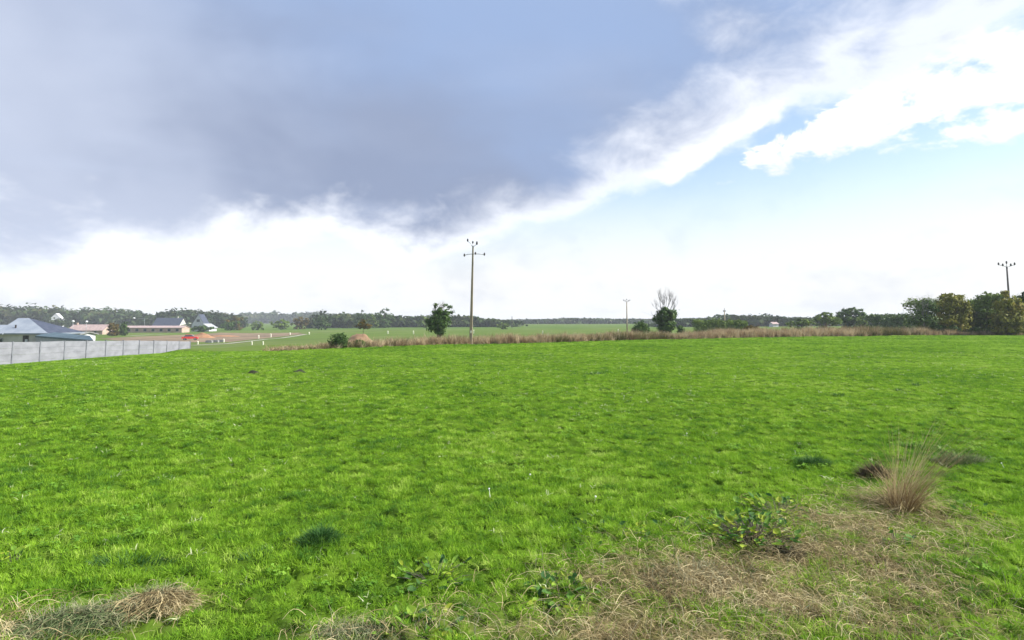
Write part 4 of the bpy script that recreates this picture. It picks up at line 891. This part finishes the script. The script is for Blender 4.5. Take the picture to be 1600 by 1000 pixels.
def stake(px, py, hgt, label):
    b = ground(px, py); t = thing('marker_post', b, label, 'post', 'pale marker posts on the building plots')
    w = .085 * b[1] / 120
    MB().box(-w, w, -w, w, -.2, hgt).build('shaft', M_STAKE, t); MB().poly([(-w * 1.25, -w * 1.25, hgt), (w * 1.25, -w * 1.25, hgt), (w * 1.25, w * 1.25, hgt), (-w * 1.25, w * 1.25, hgt), (0, 0, hgt + w * 2)], [(0, 1, 4), (1, 2, 4), (2, 3, 4), (3, 0, 4), (3, 2, 1, 0)]).build('cap', M_STAKE, t)
for px, py, hg, lab in ((309, 538, .6, 'pale marker post nearest the end of the concrete wall'), (349.5, 535, .75, 'pale marker post beside the rightmost grey block'), (393.5, 539, .6, 'left one of the near pair of marker posts by the track'),
                    (411, 539, .6, 'right one of the near pair of marker posts by the track'), (404, 529, .8, 'pale marker post on bare earth above the near pair'), (423, 527, .9, 'pale marker post on bare earth left of the track end'),
                    (453, 523.5, .6, 'pale marker post close to the track end'), (483, 522.5, .6, 'pale marker post just beyond the track end'), (606, 521.5, .7, 'pale marker post on meadow right of the soil heap'),
                    (646, 522, .8, 'pale marker post on meadow left of the ivy-clad tree'), (740, 521, .9, 'pale marker post seen at the foot of the tall pole'), (848, 522, .8, 'pale marker post on meadow right of the tall pole'),
                    (966, 522, 1.1, 'pale marker post below the distant grey utility pole')):
    stake(px, py, hg, lab)
gable_house('house', 'tiny white house with red roof seen behind brown shrub', 1207, 300, 3, 3, 1.2, 2.0, M_WHITE, M_ROOFP, R(15), top=503.5)

# ------------------------------------------------------------------ foreground plants
tus = ground(1408, 799)
t = blade_clump('dry_tussock', tus, 330, .12, .2, 1.15, .0042, .15, .6, M_TUSS, 701, 'tall straw-coloured grass tussock leaning right in the foreground', 'tussock', lean=(.72, .15), part='stems')
g_ = np.random.default_rng(702); n_ = 170
a_ = g_.random(n_) * 6.283; V_, Q_ = ribbons(np.stack([.16 * np.cos(a_), .16 * np.sin(a_), np.full(n_, .03)], -1), a_, g_.uniform(.4, 1.0, n_), g_.uniform(1.4, 2.3, n_), g_.uniform(.25, .55, n_), g_.uniform(.005, .009, n_), 6, twist=g_.normal(0, .6, n_))
n2_ = 90; a2_ = g_.random(n2_) * 6.283; r2_ = .13 * np.sqrt(g_.random(n2_))
V2_, Q2_ = ribbons(np.stack([r2_ * np.cos(a2_), r2_ * np.sin(a2_), np.zeros(n2_)], -1), g_.normal(.2, 1.2, n2_), g_.uniform(0, .35, n2_), g_.uniform(1.2, 2.6, n2_), g_.uniform(.5, 1.0, n2_), g_.uniform(.003, .006, n2_), 7, twist=g_.normal(0, .9, n2_))
link('bent_stems', mesh_np('bent_stems', V2_, Q2_), M_TUSS, t)
link('drooping_leaves', mesh_np('drooping_leaves', V_, Q_), M_STRAW, t)
for px, py, n, rad, l0, l1, ml, sd, lab, kw in (
    (1368, 748, 1100, .20, .10, .20, M_DARKTUFT, 711, 'dark brown dead tuft just left of the tall dry tussock', dict(dome=.14)),
    (1270, 727, 1200, .23, .07, .15, M_GRASS_BLUE, 712, 'dark green grass clump left of the dead brown tuft', dict(stretch=(1.15, .7), dome=.09)),
    (1500, 724, 1200, .26, .10, .20, M_HAYG, 713, 'flattened grey-green grass clump right of the dry tussock', dict(stretch=(1.5, .6), dome=.09)),
    (500, 850, 1100, .17, .07, .16, M_GRASS_BLUE, 714, 'domed dark green grass clump in the lower left foreground', dict(dome=.10)),
    (402, 872, 400, .12, .07, .15, M_GRASS_BLUE, 715, 'small bluish grass clump left of the domed dark clump', {}),
    (18, 832, 320, .20, .07, .15, M_GRASS_BLUE, 716, 'bluish grass clump at the left picture edge', {}),
    (655, 800, 200, .12, .10, .2, M_GRASS, 717, 'taller green grass clump in the middle of the foreground', {}),
    (205, 882, 260, .16, .07, .15, M_GRASS_BLUE, 718, 'long low dark grass clump in the lower left', dict(stretch=(2.2, .6)))):
    p = ground(px, py); blade_clump('grass_clump', p, n, rad, l0, l1, .006, .45, .9, ml, sd, lab, **kw)
for px, py, n, rx, ry, hz, ml, sd, lab, rz in (
    (240, 948, 1100, .24, .16, .08, M_STRAW, 721, 'low tan hay heap in the lower left corner area', R(15)),
    (135, 972, 1300, .36, .17, .06, M_HAYG, 722, 'grey-green hay heap left of the low tan one', R(10)),
    (40, 985, 600, .28, .14, .04, M_HAY, 723, 'flat brownish hay heap at the lower left corner', 0),
    (555, 992, 1100, .32, .18, .05, M_HAYG, 724, 'greyish hay heap at the bottom edge left of centre', 0),
    (1085, 905, 1500, .42, .30, .06, M_STRAW, 725, 'thick pinkish brown straw mat in the lower right foreground', 0),
    (1215, 862, 600, .24, .16, .06, M_DARKTUFT, 726, 'dark tangle of dead stems beside the broad-leaved bramble', 0)):
    hay_heap(ground(px, py), n, rx, ry, hz, ml, sd, lab, rz)
def leaf_mesh(name, w, l):
    v = [(0, 0, 0), (.45 * w, .25 * l, .05 * l), (.5 * w, .55 * l, .06 * l), (.28 * w, .85 * l, .02 * l), (0, l, -.08 * l), (-.28 * w, .85 * l, .02 * l), (-.5 * w, .55 * l, .06 * l), (-.45 * w, .25 * l, .05 * l), (0, .3 * l, -.01), (0, .65 * l, -.01)]
    f = [(0, 1, 8), (8, 1, 2, 9), (9, 2, 3), (9, 3, 4), (0, 8, 7), (8, 9, 6, 7), (9, 5, 6), (9, 4, 5)]
    me = bpy.data.meshes.new(name); me.from_pydata(v, [], f); me.update(); me.materials.append(M_BRAMBLE); return me
LEAF = [leaf_mesh('leaf', .055, .08), leaf_mesh('leaf', .07, .085), leaf_mesh('leaf', .04, .085)]
def leafy(px, py, n, rad, hgt, seed, label, size=1.0):
    rr = random.Random(seed); p = ground(px, py); t = thing('leafy_plant', p, label, 'plant'); mb = MB()
    for i in range(n):
        a = rr.random() * 6.283; d = rad * math.sqrt(rr.random()); z = hgt * (.35 + .65 * rr.random()) * (1.1 - .5 * d / rad)
        x, y = d * math.cos(a), d * math.sin(a)
        o = link('leaf', LEAF[rr.randrange(3)], None, t); o.location = (x, y, z)
        o.rotation_euler = (rr.uniform(-.25, .75), rr.gauss(0, .35), a - 1.57 + rr.gauss(0, .7)); s = .9 * size * rr.uniform(.55, 1.3); o.scale = (s, s, s)
        mb.tube([(x * .35, y * .35, -.03), (x * .75, y * .75, z * .7), (x, y, z)], [.003, .0025, .0015], 4, cap=False)
    mb.build('stems', M_BARK, t)
leafy(1178, 845, 150, .42, .19, 731, 'dark broad-leaved bramble at the edge of the straw')
leafy(1215, 805, 60, .45, .13, 732, 'yellow-green leafy plant behind the dark bramble')
leafy(880, 930, 60, .28, .11, 733, 'bluish green broad-leaved plant in the lower middle')
leafy(655, 985, 44, .28, .08, 734, 'yellow-green leafy weed near the bottom edge', .9)
leafy(960, 840, 50, .5, .09, 735, 'scattered leafy weeds left of the dark bramble', .85)
leafy(1400, 852, 20, .16, .16, 736, 'bright leafy plant below the tall dry tussock', .9)
leafy(1475, 912, 16, .16, .09, 737, 'small green leafy weed in straw at lower right', .8)
leafy(680, 905, 34, .3, .10, 738, 'pointed leafy weed left of the bluish broad-leaved plant', 1.0)
leafy(1060, 830, 14, .22, .14, 739, 'yellowish leafy sprig above the pinkish straw mat', .8)
leafy(20, 880, 12, .14, .10, 740, 'yellow-green weed at the left picture edge', .9)
leafy(1520, 800, 16, .3, .10, 741, 'low leafy weeds right of the tall dry tussock', .9)
for px, py, lab in ((402, 583, 'left of two small dark molehills near the field edge'), (471, 582, 'right of two small dark molehills near the field edge')):
    b = ground(px, py); heap('molehill', px, b[1], .7, .22, .5, M_MOLE, px, lab, 'molehill', n=12)
# small dark tussocks and white clover heads spread over the field
def dark_tufts():
    g = np.random.default_rng(811); ms = [tuft_mesh('dark_tuft', 820 + i, 70, .15, .03, .10, .012, 3, .7, 1.0, M_GRASS_BLUE) for i in range(3)]
    x, y = fan_points(12, 80, .16, g, .95); k = (y < edge(x) - 1) & (x > -24); x, y = x[k], y[k]; n = len(x)
    sc = g.uniform(.45, 1.15, n) * (1 + y / 120)
    scatter('dark_tufts', 'small dark rank grass tufts dotted over the pasture', 'grass', np.stack([x, y, h(x, y)], -1), g.random(n) * 6.283, np.zeros((n, 2)), np.stack([sc * 1.2, sc, sc], -1), g.integers(0, 3, n), ms)
    q = MB()
    q.tube([(0, 0, 0), (.01, 0, .07)], [.002, .0015], 3); q.lathe((.01, 0, .07), [(.004, 0), (.009, .004), (.008, .011), (.003, .014)], 6)
    me = q.mesh('clover_head'); me.materials.append(M_PETAL)
    x, y = fan_points(6, 30, .12, g, .95); k = (vnoise(x / 2.5, y / 2.5, 61) > .0) & (x > -24) & (y < edge(x) - 1); x, y = x[k], y[k]; n = len(x); s = g.uniform(.7, 1.3, n)
    scatter('clover_flowers', 'tiny white clover heads scattered through the grass', 'flowers', np.stack([x, y, h(x, y)], -1), g.random(n) * 6.283, g.normal(0, .2, (n, 2)), np.stack([s, s, s], -1), np.zeros(n, int), [me])
dark_tufts()
def pale_blades():
    g = np.random.default_rng(911); ms = [tuft_mesh('pale_blade_tuft', 920 + i, 7, .05, .035, .09, .009, 4, .7, 1.1, M_PALE) for i in range(4)]
    x, y = fan_points(4, 40, 9.0, g, .95); k = (y < edge(x) - 1) & (x > -24) & (g.random(len(x)) < .25 + .9 * np.clip(vnoise(x / 1.8, y / 1.8, 71), 0, 1)); x, y = x[k], y[k]; n = len(x); s_ = g.uniform(.6, 1.3, n)
    scatter('pale_blades', 'pale bleached grass blades flecked through the pasture', 'grass', np.stack([x, y, h(x, y)], -1), g.random(n) * 6.283, g.normal(0, .3, (n, 2)), np.stack([s_, s_, s_], -1), g.integers(0, 4, n), ms)
pale_blades()
def clover():
    M_CL = leaf_mat('clover_leaf', [(.075, .18, .022), (.14, .28, .028), (.23, .39, .05)], 3.0, .3, .7, .5, fine=.3); ms = []
    for i in range(3):
        g = np.random.default_rng(950 + i); n = 16; V, Fc = [], []
        for k in range(n):
            r_, a = .11 * math.sqrt(g.random()), g.random() * 6.283; cx, cy, cz = r_ * math.cos(a), r_ * math.sin(a), g.uniform(.025, .06); a0 = g.random() * 6.283; tl = g.normal(0, .3, 2)
            for q in range(3):
                t_ = a0 + q * 2.094; w = g.uniform(.009, .014); ux, uy = math.cos(t_), math.sin(t_); b = len(V)
                for (l, sd) in ((0, 0), (.7, .8), (1.6, .75), (1.9, 0), (1.6, -.75), (.7, -.8)):
                    x, y = (l * ux - sd * uy) * w, (l * uy + sd * ux) * w; V.append((cx + x, cy + y, cz + x * tl[0] + y * tl[1]))
                Fc.append((b, b + 1, b + 2, b + 3)); Fc.append((b, b + 3, b + 4, b + 5))
        me = mesh_np('clover_patch', V, Fc); me.materials.append(M_CL); ms.append(me)
    g = np.random.default_rng(960); x, y = fan_points(3.2, 18, 14, g, .95); k = (vnoise(x / 1.4, y / 1.2, 81) + .5 * vnoise(x / .35, y / .35, 82) > .35) & (blur_dry(x, y) < .5); x, y = x[k], y[k]; n = len(x); s_ = g.uniform(.6, 1.05, n)
    scatter('clover', 'patches of small round clover leaves in the pasture', 'clover', np.stack([x, y, h(x, y)], -1), g.random(n) * 6.283, g.normal(0, .15, (n, 2)), np.stack([s_, s_, s_], -1), g.integers(0, 3, n), ms)
clover()

# ------------------------------------------------------------------ air
hz = MB().box(-1600, 1600, -1600, 1600, -9, 19).mesh('haze')
mh = bpy.data.materials.new('haze'); mh.use_nodes = True; mh.node_tree.nodes.clear()
ov = mh.node_tree.nodes.new('ShaderNodeOutputMaterial'); pv = mh.node_tree.nodes.new('ShaderNodeVolumePrincipled')
pv.inputs['Color'].default_value = (.86, .93, 1.0, 1); pv.inputs['Density'].default_value = .00031; pv.inputs['Anisotropy'].default_value = 0.0
mh.node_tree.links.new(pv.outputs[0], ov.inputs['Volume'])
tag(link('haze', hz, mh), kind='stuff')
